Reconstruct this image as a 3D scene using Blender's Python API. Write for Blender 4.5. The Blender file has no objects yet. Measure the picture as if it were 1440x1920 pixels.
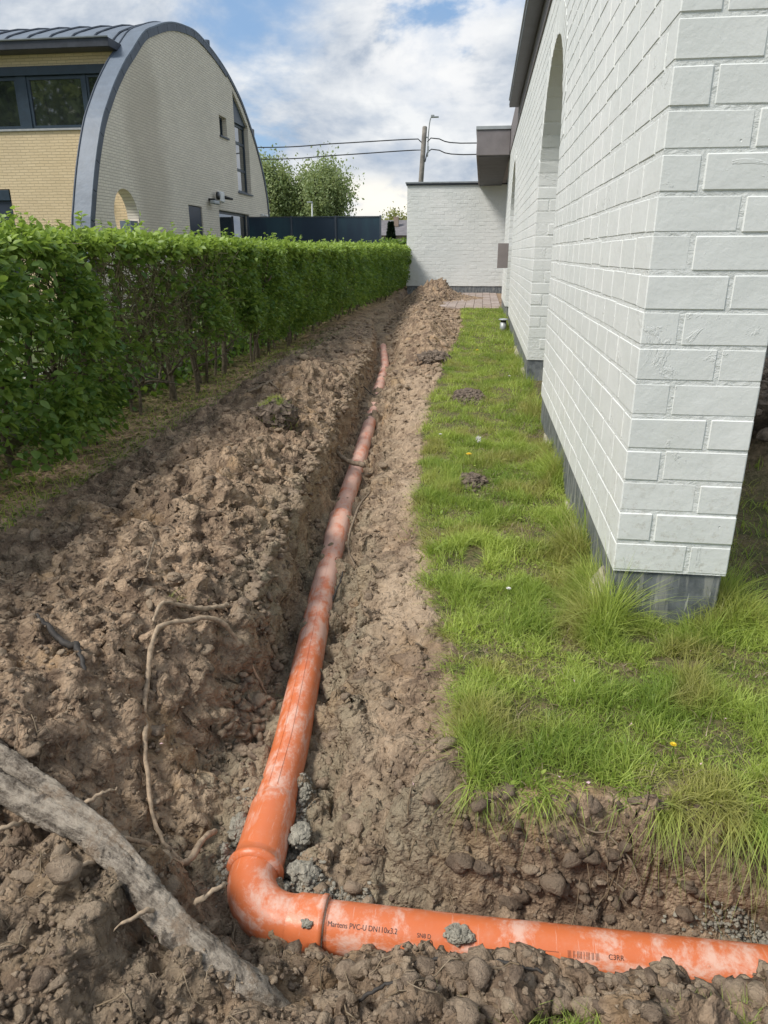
import bpy, bmesh, math, random
import numpy as np
from mathutils import Vector, Matrix

# ------------------------------------------------------------------ camera, sky, sun, exposure
S = bpy.context.scene
COL = S.collection
cam_d = bpy.data.cameras.new('camera'); cam = bpy.data.objects.new('camera', cam_d); COL.objects.link(cam)
cam.location = (0, 0, 1.15)
cam.rotation_euler = (math.pi/2 - 0.3492, 0.0003, 0.1305)
cam_d.sensor_fit = 'VERTICAL'; cam_d.sensor_height = 36; cam_d.lens = 24.956
cam_d.clip_start = 0.02; cam_d.clip_end = 3000
S.camera = cam
S.view_settings.view_transform = 'Standard'; S.view_settings.look = 'None'
S.view_settings.exposure = 0.68; S.view_settings.gamma = 1; S.view_settings.use_curve_mapping = False
SUN_EL, SUN_AZ = math.radians(50), math.radians(236)      # azimuth clockwise from +y (behind, to the left)
sd = bpy.data.lights.new('sun', 'SUN'); sd.energy = 2.5; sd.angle = math.radians(16); sd.color = (1, .95, .88)
so = bpy.data.objects.new('sun', sd); COL.objects.link(so)
sv = Vector((math.sin(SUN_AZ)*math.cos(SUN_EL), math.cos(SUN_AZ)*math.cos(SUN_EL), math.sin(SUN_EL)))
so.rotation_euler = sv.to_track_quat('Z', 'Y').to_euler(); so.location = (-6, -8, 12)

class NT:
    """tiny node helper"""
    def __init__(s, tree): s.t = tree; s.n = tree.nodes; s.l = tree.links
    def put(s, sock, v):
        if hasattr(v, 'is_linked') or isinstance(v, bpy.types.NodeSocket): s.l.new(v, sock)
        elif isinstance(v, (tuple, list)) and sock.type == 'RGBA' and len(v) == 3: sock.default_value = (*v, 1)
        else: sock.default_value = v
    def a(s, ty, ins={}, out=0, **props):
        nd = s.n.new(ty)
        for k, v in props.items(): setattr(nd, k, v)
        for k, v in ins.items(): s.put(nd.inputs[k], v)
        return nd.outputs[out]
    def math(s, op, a, b=0.0, c=0.0, clamp=False):
        return s.a('ShaderNodeMath', {0: a, 1: b, 2: c}, operation=op, use_clamp=clamp)
    def mix(s, f, a, b, mode='MIX'):
        nd = s.n.new('ShaderNodeMix'); nd.data_type = 'RGBA'; nd.blend_type = mode
        s.put(nd.inputs[0], f); s.put(nd.inputs[6], a); s.put(nd.inputs[7], b); return nd.outputs[2]
    def noise(s, vec, scale, detail=4, rough=.55, dist=0, out=0):
        return s.a('ShaderNodeTexNoise', {'Vector': vec, 'Scale': scale, 'Detail': detail, 'Roughness': rough, 'Distortion': dist}, out)
    def ramp(s, f, lo, hi, a=0.0, b=1.0):
        return s.a('ShaderNodeMapRange', {0: f, 1: lo, 2: hi, 3: a, 4: b}, interpolation_type='SMOOTHSTEP')
    def bump(s, h, strength=.5, dist=.01, normal=None):
        i = {'Height': h, 'Strength': strength, 'Distance': dist}
        if normal is not None: i['Normal'] = normal
        return s.a('ShaderNodeBump', i)
    def mapv(s, vec, scale=(1, 1, 1), loc=(0, 0, 0), rot=(0, 0, 0)):
        return s.a('ShaderNodeMapping', {'Vector': vec, 'Scale': scale, 'Location': loc, 'Rotation': rot})

W = bpy.data.worlds.new('World'); S.world = W; W.use_nodes = True
w = NT(W.node_tree); w.n.clear()
sky = w.a('ShaderNodeTexSky', sky_type='NISHITA', sun_disc=False, sun_elevation=SUN_EL, sun_rotation=SUN_AZ, air_density=1.0, dust_density=1.0, ozone_density=1.6)
tc = w.a('ShaderNodeTexCoord', out=0)
sep = w.n.new('ShaderNodeSeparateXYZ'); w.l.new(tc, sep.inputs[0])
zc = w.math('MAXIMUM', sep.outputs[2], 0.0)
den = w.math('ADD', zc, 0.16)
px = w.math('DIVIDE', sep.outputs[0], den); py = w.math('DIVIDE', sep.outputs[1], den)
pv = w.a('ShaderNodeCombineXYZ', {0: px, 1: py, 2: 0.0})
dirn = w.a('ShaderNodeVectorMath', {0: tc}, operation='NORMALIZE')
def cl(off, sc, det, seed): return w.noise(w.mapv(dirn, scale=(1, 1, 1.9), loc=(seed, seed*.7, off)), sc, det, .58, .25)
n1 = cl(0, 3.4, 9, 3.1); n1u = cl(.045, 3.4, 9, 3.1); n2 = cl(0, 7.5, 8, 8.2); n3 = cl(0, 1.6, 4, 5.5)
def sblob(d, r0, r1, nz, k=.55):
    dt = w.a('ShaderNodeVectorMath', {0: dirn, 1: d}, operation='DISTANCE', out='Value')
    return w.ramp(w.math('ADD', dt, w.math('MULTIPLY', w.math('SUBTRACT', nz, .5), k)), r1, r0)
relief = w.math('MULTIPLY', w.math('SUBTRACT', n1, n1u), 4.5)
base = w.math('ADD', n1, w.math('MULTIPLY', w.math('SUBTRACT', n3, .5), .5))
cov = w.ramp(base, .36, .50)
cov = w.math('MULTIPLY', cov, w.math('SUBTRACT', 1.0, w.math('MULTIPLY', sblob((-.275, .912, .285), .02, .15, n1, .7), .95)))
shade = w.math('ADD', w.math('ADD', .45, relief), w.math('MULTIPLY', w.math('SUBTRACT', n2, .5), 1.5), clamp=True)
cloud = w.mix(shade, (3.1, 3.7, 4.6), (7.0, 7.15, 7.25))
blue = w.mix(.5, sky, (2.3, 4.0, 6.6))
col = w.mix(cov, blue, cloud)
col = w.mix(w.math('MULTIPLY', sblob((-.09, .965, .225), .02, .16, n1, .8), w.math('MULTIPLY', w.ramp(shade, .1, .7), .75)), col, (7.6, 7.6, 7.6))
col = w.mix(w.math('MULTIPLY', sblob((-.12, .985, .115), .02, .11, n1, .5), .62), col, (2.7, 3.7, 5.2))
# low bright cumulus near the horizon
low = w.math('MULTIPLY', w.ramp(sep.outputs[2], .02, .06), w.ramp(sep.outputs[2], .105, .07))
n4 = w.noise(w.mapv(tc, scale=(1, 1, 2.2), loc=(.35, 0, 0)), 7.0, 7, .6, .2)
lowm = w.math('MULTIPLY', low, w.ramp(n4, .42, .58))
col = w.mix(w.math('MULTIPLY', lowm, .9), col, (8.6, 8.2, 7.3))
bg = w.a('ShaderNodeBackground', {'Color': col, 'Strength': 0.082})
wo = w.n.new('ShaderNodeOutputWorld'); w.l.new(bg, wo.inputs[0])

# ------------------------------------------------------------------ helpers
rng = np.random.default_rng(7); random.seed(7)
def tag(o, label=None, cat=None, group=None, kind=None):
    if label: o['label'] = label
    if cat: o['category'] = cat
    if group: o['group'] = group
    if kind: o['kind'] = kind
    return o
def thing(name, label, cat, loc=(0, 0, 0), group=None):
    o = bpy.data.objects.new(name, None); COL.objects.link(o); o.location = loc; o.empty_display_size = .1
    return tag(o, label, cat, group)
def link(name, me, parent=None, mat=None):
    o = bpy.data.objects.new(name, me); COL.objects.link(o)
    if mat is not None and not me.materials: me.materials.append(mat)
    if parent is not None:
        o.parent = parent; o.matrix_parent_inverse = Matrix.Translation(-world_loc(parent))
    return o
def world_loc(o):
    return o.location.copy() if o.parent is None else Vector((o['_wx'], o['_wy'], o['_wz'])) if '_wx' in o else Vector((0, 0, 0)) + o.location
def mesh_np(name, V, F, mat=None, smooth=False, attrs=None):
    V = np.asarray(V, np.float32); me = bpy.data.meshes.new(name)
    me.vertices.add(len(V)); me.vertices.foreach_set('co', V.ravel())
    Fs = F if isinstance(F, list) else [F]
    Fs = [np.asarray(f, np.int32) for f in Fs if len(f)]
    idx = np.concatenate([f.ravel() for f in Fs]); cnt = np.concatenate([np.full(len(f), f.shape[1], np.int32) for f in Fs])
    st = np.concatenate([[0], np.cumsum(cnt)[:-1]]).astype(np.int32)
    me.loops.add(len(idx)); me.loops.foreach_set('vertex_index', idx)
    me.polygons.add(len(cnt)); me.polygons.foreach_set('loop_start', st); me.polygons.foreach_set('loop_total', cnt)
    if smooth: me.polygons.foreach_set('use_smooth', np.ones(len(cnt), bool))
    me.update(calc_edges=True)
    for k, v in (attrs or {}).items():
        at = me.attributes.new(k, 'FLOAT', 'POINT'); at.data.foreach_set('value', np.asarray(v, np.float32))
    if mat is not None: me.materials.append(mat)
    return me
class MB:
    """collects shapes, builds one mesh object"""
    def __init__(s): s.v = []; s.f = []; s.n = 0
    def add(s, V, F):
        s.v.append(np.asarray(V, float)); s.f += [tuple(int(i)+s.n for i in f) for f in F]; s.n += len(V); return s
    def box(s, a, b, bev=0):
        a = np.array(a, float); b = np.array(b, float)
        V, F = UB, UF
        c = (a+b)/2; h = (b-a)/2
        if bev:
            V, F = chamfer_box_dims(*(b-a), bev)
            s.add(V+c, F)
        else: s.add(V*h+c, F)
        return s
    def tube(s, P, R, n=10, caps=True, wob=0, seed=0):
        V, F = tube(P, R, n, caps, wob, seed); return s.add(V, F)
    def mesh(s, name, mat, smooth=False):
        me = bpy.data.meshes.new(name); me.from_pydata(np.concatenate(s.v).tolist(), [], s.f)
        if smooth: me.polygons.foreach_set('use_smooth', np.ones(len(me.polygons), bool))
        me.update()
        if mat: me.materials.append(mat)
        return me
    def build(s, name, mat, parent=None, smooth=False):
        return link(name, s.mesh(name, mat, smooth), parent)
UB = np.array([(x, y, z) for x in (-1, 1) for y in (-1, 1) for z in (-1, 1)], float)
UF = [(0, 1, 3, 2), (4, 6, 7, 5), (0, 4, 5, 1), (2, 3, 7, 6), (0, 2, 6, 4), (1, 5, 7, 3)]
def chamfer_topology():
    ids = {}; k = 0
    for sx in (-1, 1):
        for sy in (-1, 1):
            for sz in (-1, 1):
                for ax in range(3): ids[(sx, sy, sz, ax)] = k; k += 1
    F = []
    for ax in range(3):
        o = [i for i in range(3) if i != ax]
        for s in (-1, 1):
            q = []
            for p, r in ((-1, -1), (1, -1), (1, 1), (-1, 1)):
                sg = [0, 0, 0]; sg[ax] = s; sg[o[0]] = p; sg[o[1]] = r; q.append(ids[(*sg, ax)])
            F.append(q)
    for ax in range(3):      # edges parallel to ax
        o = [i for i in range(3) if i != ax]
        for p in (-1, 1):
            for r in (-1, 1):
                def g(s, a):
                    sg = [0, 0, 0]; sg[ax] = s; sg[o[0]] = p; sg[o[1]] = r; return ids[(*sg, a)]
                F.append([g(-1, o[0]), g(1, o[0]), g(1, o[1]), g(-1, o[1])])
    for sx in (-1, 1):
        for sy in (-1, 1):
            for sz in (-1, 1): F.append([ids[(sx, sy, sz, a)] for a in range(3)])
    keys = [kk for kk, _ in sorted(ids.items(), key=lambda t: t[1])]
    V = []
    for sx, sy, sz, ax in keys:
        v = [sx*.8, sy*.8, sz*.8]; v[ax] = (sx, sy, sz)[ax]; V.append(v)
    V = np.array(V)
    G = []
    for f in F:
        p = V[f]; n = np.cross(p[1]-p[0], p[2]-p[0])
        G.append(tuple(f) if n@p.mean(0) > 0 else tuple(f[::-1]))
    return keys, G
CK, CF = chamfer_topology()
CKA = np.array([k[:3] for k in CK], float); CAX = np.array([k[3] for k in CK])
CMASK = np.eye(3)[CAX]
def chamfer_box_dims(L, Wd, H, c):
    h = np.array([L, Wd, H])/2.0
    return CKA*(h - c*(1-CMASK)), CF
def tube(P, R, n=10, caps=True, wob=0, seed=0):
    P = np.asarray(P, float); m = len(P); R = np.broadcast_to(np.asarray(R, float), (m,))
    T = np.gradient(P, axis=0); T /= np.linalg.norm(T, axis=1)[:, None]+1e-12
    up = np.array([0, 0, 1.]) if abs(T[0][2]) < .9 else np.array([1., 0, 0])
    r = np.random.default_rng(seed); V = []; a = np.arange(n)*2*np.pi/n
    u = np.cross(T[0], up); u /= np.linalg.norm(u)
    for i in range(m):
        u = u - T[i]*(u@T[i]); u /= np.linalg.norm(u); v = np.cross(T[i], u)
        rr = R[i]*(1+wob*(r.random(n)-.5))
        V.append(P[i]+(np.cos(a)*rr)[:, None]*u+(np.sin(a)*rr)[:, None]*v)
    V = np.concatenate(V); F = []
    for i in range(m-1):
        for j in range(n):
            k = (j+1) % n; F.append((i*n+j, i*n+k, (i+1)*n+k, (i+1)*n+j))
    if caps: F += [tuple(range(n))[::-1], tuple((m-1)*n+j for j in range(n))]
    return V, F
def smooth_line(P, n):
    P = np.asarray(P, float); t = np.concatenate([[0], np.cumsum(np.linalg.norm(np.diff(P, axis=0), axis=1))]); t /= t[-1]
    # Catmull-Rom
    out = []
    for q in np.linspace(0, 1, n):
        i = min(max(np.searchsorted(t, q)-1, 0), len(P)-2); f = (q-t[i])/(t[i+1]-t[i]+1e-12)
        p0, p1, p2, p3 = P[max(i-1, 0)], P[i], P[i+1], P[min(i+2, len(P)-1)]
        out.append(.5*((2*p1)+(-p0+p2)*f+(2*p0-5*p1+4*p2-p3)*f*f+(-p0+3*p1-3*p2+p3)*f**3))
    return np.array(out)
def shape2d(loops, depth):
    """2-D filled outline with holes, extruded: returns (V, F) in local a,b,c"""
    cu = bpy.data.curves.new('tmp', 'CURVE'); cu.dimensions = '2D'; cu.fill_mode = 'BOTH'; cu.extrude = depth/2
    for L in loops:
        sp = cu.splines.new('POLY'); sp.points.add(len(L)-1)
        for p, q in zip(sp.points, L): p.co = (q[0], q[1], 0, 1)
        sp.use_cyclic_u = True
    o = bpy.data.objects.new('tmp', cu); COL.objects.link(o)
    dg = bpy.context.evaluated_depsgraph_get(); me = bpy.data.meshes.new_from_object(o.evaluated_get(dg))
    V = np.array([v.co for v in me.vertices]); F = [tuple(p.vertices) for p in me.polygons]
    bpy.data.objects.remove(o); bpy.data.curves.remove(cu); bpy.data.meshes.remove(me)
    return V, F

# ---- numpy noise
_g = np.random.default_rng(3); _ang = _g.random((256, 256))*2*np.pi; _GX, _GY = np.cos(_ang), np.sin(_ang)
_WX, _WY, _WR = _g.random((256, 256)), _g.random((256, 256)), _g.random((256, 256))
def perlin(x, y, s=0):
    x = x+s*17.3; y = y+s*9.1
    xi = np.floor(x).astype(int); yi = np.floor(y).astype(int); fx = x-xi; fy = y-yi
    u = fx*fx*fx*(fx*(fx*6-15)+10); v = fy*fy*fy*(fy*(fy*6-15)+10)
    def g(a, b): i = (xi+a) & 255; j = (yi+b) & 255; return _GX[i, j]*(fx-a)+_GY[i, j]*(fy-b)
    return ((g(0, 0)*(1-u)+g(1, 0)*u)*(1-v)+(g(0, 1)*(1-u)+g(1, 1)*u)*v)*1.5
def fbm(x, y, o=4, s=0, r=.5):
    t = 0; a = 1
    for i in range(o): t = t+a*perlin(x*2**i, y*2**i, s+i*3); a *= r
    return t
def worley(x, y, s=0):
    x = x+s*13.7; y = y+s*5.3
    xi = np.floor(x).astype(int); yi = np.floor(y).astype(int)
    f1 = np.full(x.shape, 9.); f2 = f1.copy(); idr = np.zeros(x.shape)
    for a in (-1, 0, 1):
        for b in (-1, 0, 1):
            i = (xi+a) & 255; j = (yi+b) & 255
            d = (xi+a+_WX[i, j]-x)**2+(yi+b+_WY[i, j]-y)**2
            near = d < f1; f2 = np.where(near, f1, np.minimum(f2, d)); idr = np.where(near, _WR[i, j], idr); f1 = np.where(near, d, f1)
    return np.sqrt(f1), np.sqrt(f2), idr
def ss(a, b, x): t = np.clip((x-a)/(b-a), 0, 1); return t*t*(3-2*t)

# ------------------------------------------------------------------ materials
def new_mat(name):
    m = bpy.data.materials.new(name); m.use_nodes = True; t = NT(m.node_tree)
    bs = t.n['Principled BSDF']; return m, t, bs
def coord(t, kind='Object'):
    nd = t.n.new('ShaderNodeTexCoord'); return nd.outputs[kind]
def gpos(t): return t.a('ShaderNodeNewGeometry', out=0)
def attr(t, name): nd = t.n.new('ShaderNodeAttribute'); nd.attribute_name = name; return nd.outputs['Fac']
def simple(name, col, rough=.6, metal=0, nscale=20, var=.15, bump=.15, bdist=.003, spec=.5):
    m, t, b = new_mat(name); p = gpos(t); n = t.noise(p, nscale, 5, .6)
    dark = tuple(c*(1-var) for c in col); lite = tuple(min(1, c*(1+var)) for c in col)
    t.put(b.inputs['Base Color'], t.mix(t.ramp(n, .3, .7), dark, lite))
    b.inputs['Roughness'].default_value = rough; b.inputs['Metallic'].default_value = metal
    b.inputs['Specular IOR Level'].default_value = spec
    if bump: t.put(b.inputs['Normal'], t.bump(t.noise(p, nscale*4, 4, .6), bump, bdist))
    return m
def mk_white(name='white_wall_paint', brick=False, far=False, rough_=0):
    m, t, b = new_mat(name); p = gpos(t)
    n = t.noise(p, 1.3, 5, .6); f = t.noise(p, 60, 4, .65)
    c = t.mix(t.ramp(n, .35, .7), (.69, .71, .685), (.76, .77, .745))
    # green-yellow algae low down near edges (real stains)
    sz = t.n.new('ShaderNodeSeparateXYZ'); t.l.new(p, sz.inputs[0])
    st = t.math('MULTIPLY', t.ramp(sz.outputs[2], 1.0, .2), t.ramp(t.noise(t.mapv(p, scale=(1, 1, .3)), 3.0, 5, .6), .5, .8))
    c = t.mix(t.math('MULTIPLY', st, .5), c, (.55, .54, .40))
    spl = t.math('MULTIPLY', t.ramp(sz.outputs[2], .75, .2), t.ramp(t.noise(p, 45, 5, .75), .52, .68)); c = t.mix(t.math('MULTIPLY', spl, .45), c, (.36, .32, .25))
    run = t.ramp(t.noise(t.mapv(p, scale=(6, 6, .5)), 3, 6, .7), .58, .75); c = t.mix(t.math('MULTIPLY', run, .12), c, (.44, .45, .40))
    dk = t.ramp(t.noise(p, 9, 6, .7), .62, .8)
    c = t.mix(t.math('MULTIPLY', dk, .07), c, (.45, .44, .38))
    t.put(b.inputs['Base Color'], c); b.inputs['Roughness'].default_value = .55; b.inputs['Specular IOR Level'].default_value = .35
    h = t.math('ADD', t.math('MULTIPLY', t.noise(p, 9, 5, .55), 1.0), t.math('MULTIPLY', f, .22))
    # occasional paint blisters and trowel scars
    v = t.a('ShaderNodeTexVoronoi', {'Vector': p, 'Scale': 38.0}); h = t.math('ADD', h, t.math('MULTIPLY', t.ramp(v, .05, .14, 1, 0), t.math('MULTIPLY', t.ramp(t.noise(p, 6, 2), .62, .68), -.8)))
    h = t.math('ADD', h, t.math('MULTIPLY', t.ramp(t.noise(t.mapv(p, loc=(2, 3, 1)), 5, 7, .72, 1.2), .60, .66), .35)); nb = t.bump(h, .5, .008)
    if rough_: nb = t.bump(t.noise(t.mapv(p, scale=(1, 1, 1.6)), 26, 6, .65, .6), .8, .009)
    if brick:
        br = t.n.new('ShaderNodeTexBrick'); t.l.new(t.mapv(p, rot=(math.pi/2, 0, 0)) if far else t.mapv(p, rot=(math.pi/2, 0, math.pi/2)), br.inputs['Vector'])
        br.inputs['Scale'].default_value = 1; br.inputs['Brick Width'].default_value = .225; br.inputs['Row Height'].default_value = .1; br.inputs['Mortar Size'].default_value = .008
        nb = t.bump(br.outputs['Fac'], .8, -.01, nb)
    t.put(b.inputs['Normal'], nb); return m
M = {}
M['white'] = mk_white(); M['white_mortar'] = mk_white('painted_mortar', rough_=1); M['white_plain'] = mk_white('white_inner_wall', True)
def mk_soil():
    m, t, b = new_mat('dug_soil'); p = gpos(t)
    sand = attr(t, 'sand'); pale = attr(t, 'pale'); lawn = attr(t, 'lawn'); damp_shade = attr(t, 'damp_shade')
    n1 = t.noise(p, 2.2, 6, .6); n2 = t.noise(p, 14, 8, .68, .4); n3 = t.noise(p, 70, 6, .7)
    c = t.mix(t.ramp(n2, .32, .68), (.135, .096, .070), (.54, .425, .315))
    c = t.mix(t.math('MULTIPLY', t.ramp(n1, .42, .66), .55), c, (.40, .315, .23))
    c = t.mix(t.math('MULTIPLY', t.ramp(t.noise(t.mapv(p, loc=(5, 2, 1)), 5, 6, .6), .5, .62), .6), c, (.125, .088, .066))
    c = t.mix(t.math('MULTIPLY', t.ramp(t.noise(t.mapv(p, loc=(1, 7, 4)), 3.3, 5, .6), .56, .66), .45), c, (.42, .295, .165))
    c = t.mix(t.math('MULTIPLY', pale, t.ramp(n2, .25, .6, .45, .95)), c, (.50, .41, .315))
    c = t.mix(t.math('MULTIPLY', sand, t.ramp(n2, .3, .6, .35, .9)), c, (.32, .29, .22))
    c = t.mix(1.0, c, (1.06, .985, .90), 'MULTIPLY')
    c = t.mix(t.math('MULTIPLY', lawn, .85), c, t.mix(t.ramp(n2, .4, .6), (.08, .10, .03), (.15, .125, .055)))
    c = t.mix(t.math('MULTIPLY', damp_shade, .5), c, (.062, .045, .034))  # damp soil, plus shade painted onto the cut bank face
    c = t.mix(t.ramp(n3, .3, .7, 0, .45), c, t.mix(.5, c, (.02, .015, .01)))
    t.put(b.inputs['Base Color'], c)
    t.put(b.inputs['Roughness'], t.ramp(n1, .3, .7, .78, .97)); b.inputs['Specular IOR Level'].default_value = .25
    h = t.math('ADD', t.math('MULTIPLY', n2, .9), t.math('MULTIPLY', n3, .35))
    h = t.math('ADD', h, t.math('MULTIPLY', t.noise(p, 230, 3, .6), .10))
    v = t.a('ShaderNodeTexVoronoi', {'Vector': t.a('ShaderNodeVectorMath', {0: p, 1: t.a('ShaderNodeVectorMath', {0: t.noise(p, 30, 3, out=1), 'Scale': .05}, operation='SCALE')}, operation='ADD'), 'Scale': 55.0})
    h = t.math('SUBTRACT', h, t.math('MULTIPLY', v, .5))
    t.put(b.inputs['Normal'], t.bump(h, 1.0, .022)); return m
M['soil'] = mk_soil()
def mk_field():
    m, t, b = new_mat('rough_grass_field'); p = gpos(t)
    c = t.mix(t.ramp(t.noise(p, .8, 6, .65), .35, .65), (.05, .075, .02), (.10, .12, .035)); t.put(b.inputs['Base Color'], c)
    b.inputs['Roughness'].default_value = .95; t.put(b.inputs['Normal'], t.bump(t.noise(p, 30, 4), .8, .05)); return m
M['field'] = mk_field()
def mk_pipe():
    m, t, b = new_mat('orange_pvc'); p = gpos(t)
    sp = t.n.new('ShaderNodeSeparateXYZ'); t.l.new(p, sp.inputs[0])
    s = t.noise(t.mapv(p, scale=(.7, .45, 1.6)), 13, 9, .76, .15); f = t.noise(p, 90, 5, .7)
    far = t.ramp(sp.outputs[1], 1.45, 3.2, -.25, 1)
    dust = t.ramp(t.math('ADD', t.math('ADD', s, t.math('MULTIPLY', f, .12)), t.math('MULTIPLY', far, .10)), .51, .68)
    base = t.mix(t.noise(p, 5, 3), (.58, .145, .05), (.68, .19, .07))
    base = t.mix(t.ramp(t.noise(p, 30, 6, .7), .45, .8, 0, .35), base, (.60, .30, .20))
    c = t.mix(t.math('MULTIPLY', dust, .85), base, (.68, .46, .37))
    c = t.mix(t.ramp(t.noise(t.mapv(p, scale=(8, .6, 1), loc=(2, 1, 3)), 12, 5, .7), .60, .66, 0, .3), c, (.70, .52, .44))
    mud = t.ramp(t.noise(t.mapv(p, loc=(4, 4, 4)), 22, 6, .75), .66, .74)
    c = t.mix(t.math('MULTIPLY', mud, .8), c, (.24, .17, .12))
    low = t.math('MULTIPLY', t.ramp(sp.outputs[2], -.245, -.29), t.ramp(t.noise(p, 40, 6, .75), .35, .6))
    c = t.mix(t.math('MULTIPLY', low, .85), c, (.30, .22, .155))
    t.put(b.inputs['Base Color'], c); t.put(b.inputs['Roughness'], t.math('ADD', .34, t.math('MULTIPLY', dust, .45)))
    t.put(b.inputs['Normal'], t.bump(t.math('ADD', t.math('MULTIPLY', dust, .6), f), .12, .003)); return m
M['pipe'] = mk_pipe()
def mk_plinth():
    m, t, b = new_mat('dark_streaked_plinth'); p = gpos(t)
    s = t.noise(t.mapv(p, scale=(9, 9, .8)), 4, 6, .65, .2); n = t.noise(p, 14, 6, .65)
    c = t.mix(t.ramp(n, .3, .7), (.075, .085, .095), (.18, .195, .205))
    c = t.mix(t.math('MULTIPLY', t.ramp(s, .50, .62), .75), c, (.30, .30, .28))
    c = t.mix(t.math('MULTIPLY', t.ramp(t.noise(t.mapv(p, scale=(14, 14, 2)), 3.1, 6, .7), .62, .68), .7), c, (.55, .55, .50))
    t.put(b.inputs['Base Color'], c); b.inputs['Roughness'].default_value = .6
    t.put(b.inputs['Normal'], t.bump(t.math('ADD', s, n), .5, .006)); return m
M['plinth'] = mk_plinth()
M['mortar_lump'] = simple('spilled_mortar', (.34, .315, .22), .9, nscale=14, var=.3, bump=.8, bdist=.01)
M['stucco'] = simple('mauve_grey_render', (.205, .185, .185), .8, nscale=3, var=.12, bump=.2)
M['dark_stucco'] = simple('dark_soffit_board', (.075, .075, .08), .7, nscale=3, var=.2, bump=.1)
M['zinc'] = simple('grey_zinc', (.30, .32, .33), .42, .4, 5, .15, .08)
M['cap'] = simple('pale_grey_trim', (.36, .38, .38), .5, .2, 5, .1, .05)
M['dark_metal'] = simple('dark_gutter_metal', (.045, .05, .062), .45, .3, 6, .2, .05)
M['slate_top'] = simple('slate_blue_sheet', (.125, .155, .195), .55, 0, 3, .12, .05, .25)
M['slate_dark'] = simple('dark_slate_sheet', (.058, .072, .095), .5, 0, 3, .2, .08)
M['frame'] = simple('dark_blue_window_frame', (.022, .04, .06), .4, 0, 6, .15, .03)
M['sill'] = simple('pale_stone_sill', (.33, .34, .34), .7, 0, 9, .12, .1)
M['blue_panel'] = simple('navy_panel', (.02, .03, .05), .45, 0, 6, .15, .03)
M['wood_pole'] = simple('weathered_wood_pole', (.22, .20, .175), .85, 0, 3, .35, .3)
M['cable'] = simple('black_cable', (.02, .022, .025), .6, 0, 5, .1, 0)
M['lamp_grey'] = simple('grey_lamp_metal', (.36, .38, .38), .45, .3, 9, .1, .03)
M['white_plastic'] = simple('white_plastic', (.68, .68, .66), .4, 0, 9, .05, .02)
M['black'] = simple('black_plastic', (.02, .02, .02), .4, 0, 9, .1, .02)
M['bark'] = simple('hedge_bark', (.115, .095, .065), .9, 0, 40, .4, .7, .004)
M['olive_twig'] = simple('olive_hedge_twig', (.17, .15, .085), .85, 0, 40, .4, .3, .002)
M['trunk'] = simple('tree_bark', (.09, .075, .055), .9, 0, 6, .3, .5, .02)
M['sign'] = simple('taupe_board', (.235, .205, .195), .6, 0, 6, .06, .03)
M['roof_tile'] = simple('grey_far_roof', (.16, .15, .155), .8, 0, 2, .2, .1)
M['far_brick'] = simple('far_brown_wall', (.25, .19, .15), .9, 0, 3, .2, .1)
M['concrete'] = simple('grey_concrete', (.33, .32, .30), .85, 0, 12, .15, .3)
M['yellow_petal'] = simple('yellow_petals', (.75, .52, .02), .6, 0, 40, .1, 0)
M['white_petal'] = simple('white_petals', (.75, .74, .72), .6, 0, 40, .05, 0)
M['pink_petal'] = simple('pale_pink_petals', (.72, .50, .52), .6, 0, 40, .1, 0)
M['ink'] = simple('black_print', (.035, .02, .018), .5, 0, 90, .1, 0)
M['sand'] = simple('grey_wet_sand', (.31, .29, .235), .95, 0, 60, .3, 1.0, .006)
M['dark_soil'] = simple('dark_crumbly_soil', (.15, .115, .088), .95, 0, 30, .5, 1.0, .01)
M['twig'] = simple('dry_twig', (.19, .145, .10), .85, 0, 60, .35, .5, .002)
M['pale_twig'] = simple('pale_root', (.33, .25, .17), .85, 0, 60, .35, .5, .002)
M['black_twig'] = simple('dark_wet_twig', (.035, .03, .026), .7, 0, 60, .35, .5, .002)
def mk_clod(nm='clod_soil', ca=(.12, .085, .062), cb=(.36, .275, .20), cc=(.50, .39, .27)):
    m, t, b = new_mat(nm); p = gpos(t); oi = attr(t, 'tone')
    n2 = t.noise(p, 30, 6, .68)
    c = t.mix(t.ramp(n2, .3, .7), ca, cb)
    c = t.mix(oi, c, t.mix(.55, c, cc))
    t.put(b.inputs['Base Color'], c); b.inputs['Roughness'].default_value = .95; b.inputs['Specular IOR Level'].default_value = .2
    t.put(b.inputs['Normal'], t.bump(t.math('ADD', n2, t.math('MULTIPLY', t.noise(p, 120, 5, .7), .5)), 1.0, .014)); return m
M['clod'] = mk_clod(); M['shade_clod'] = mk_clod('shaded_bank_clod', (.08, .057, .042), (.24, .18, .13), (.3, .23, .165))  # second one is a darker copy, bank shade painted into its colour
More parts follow.
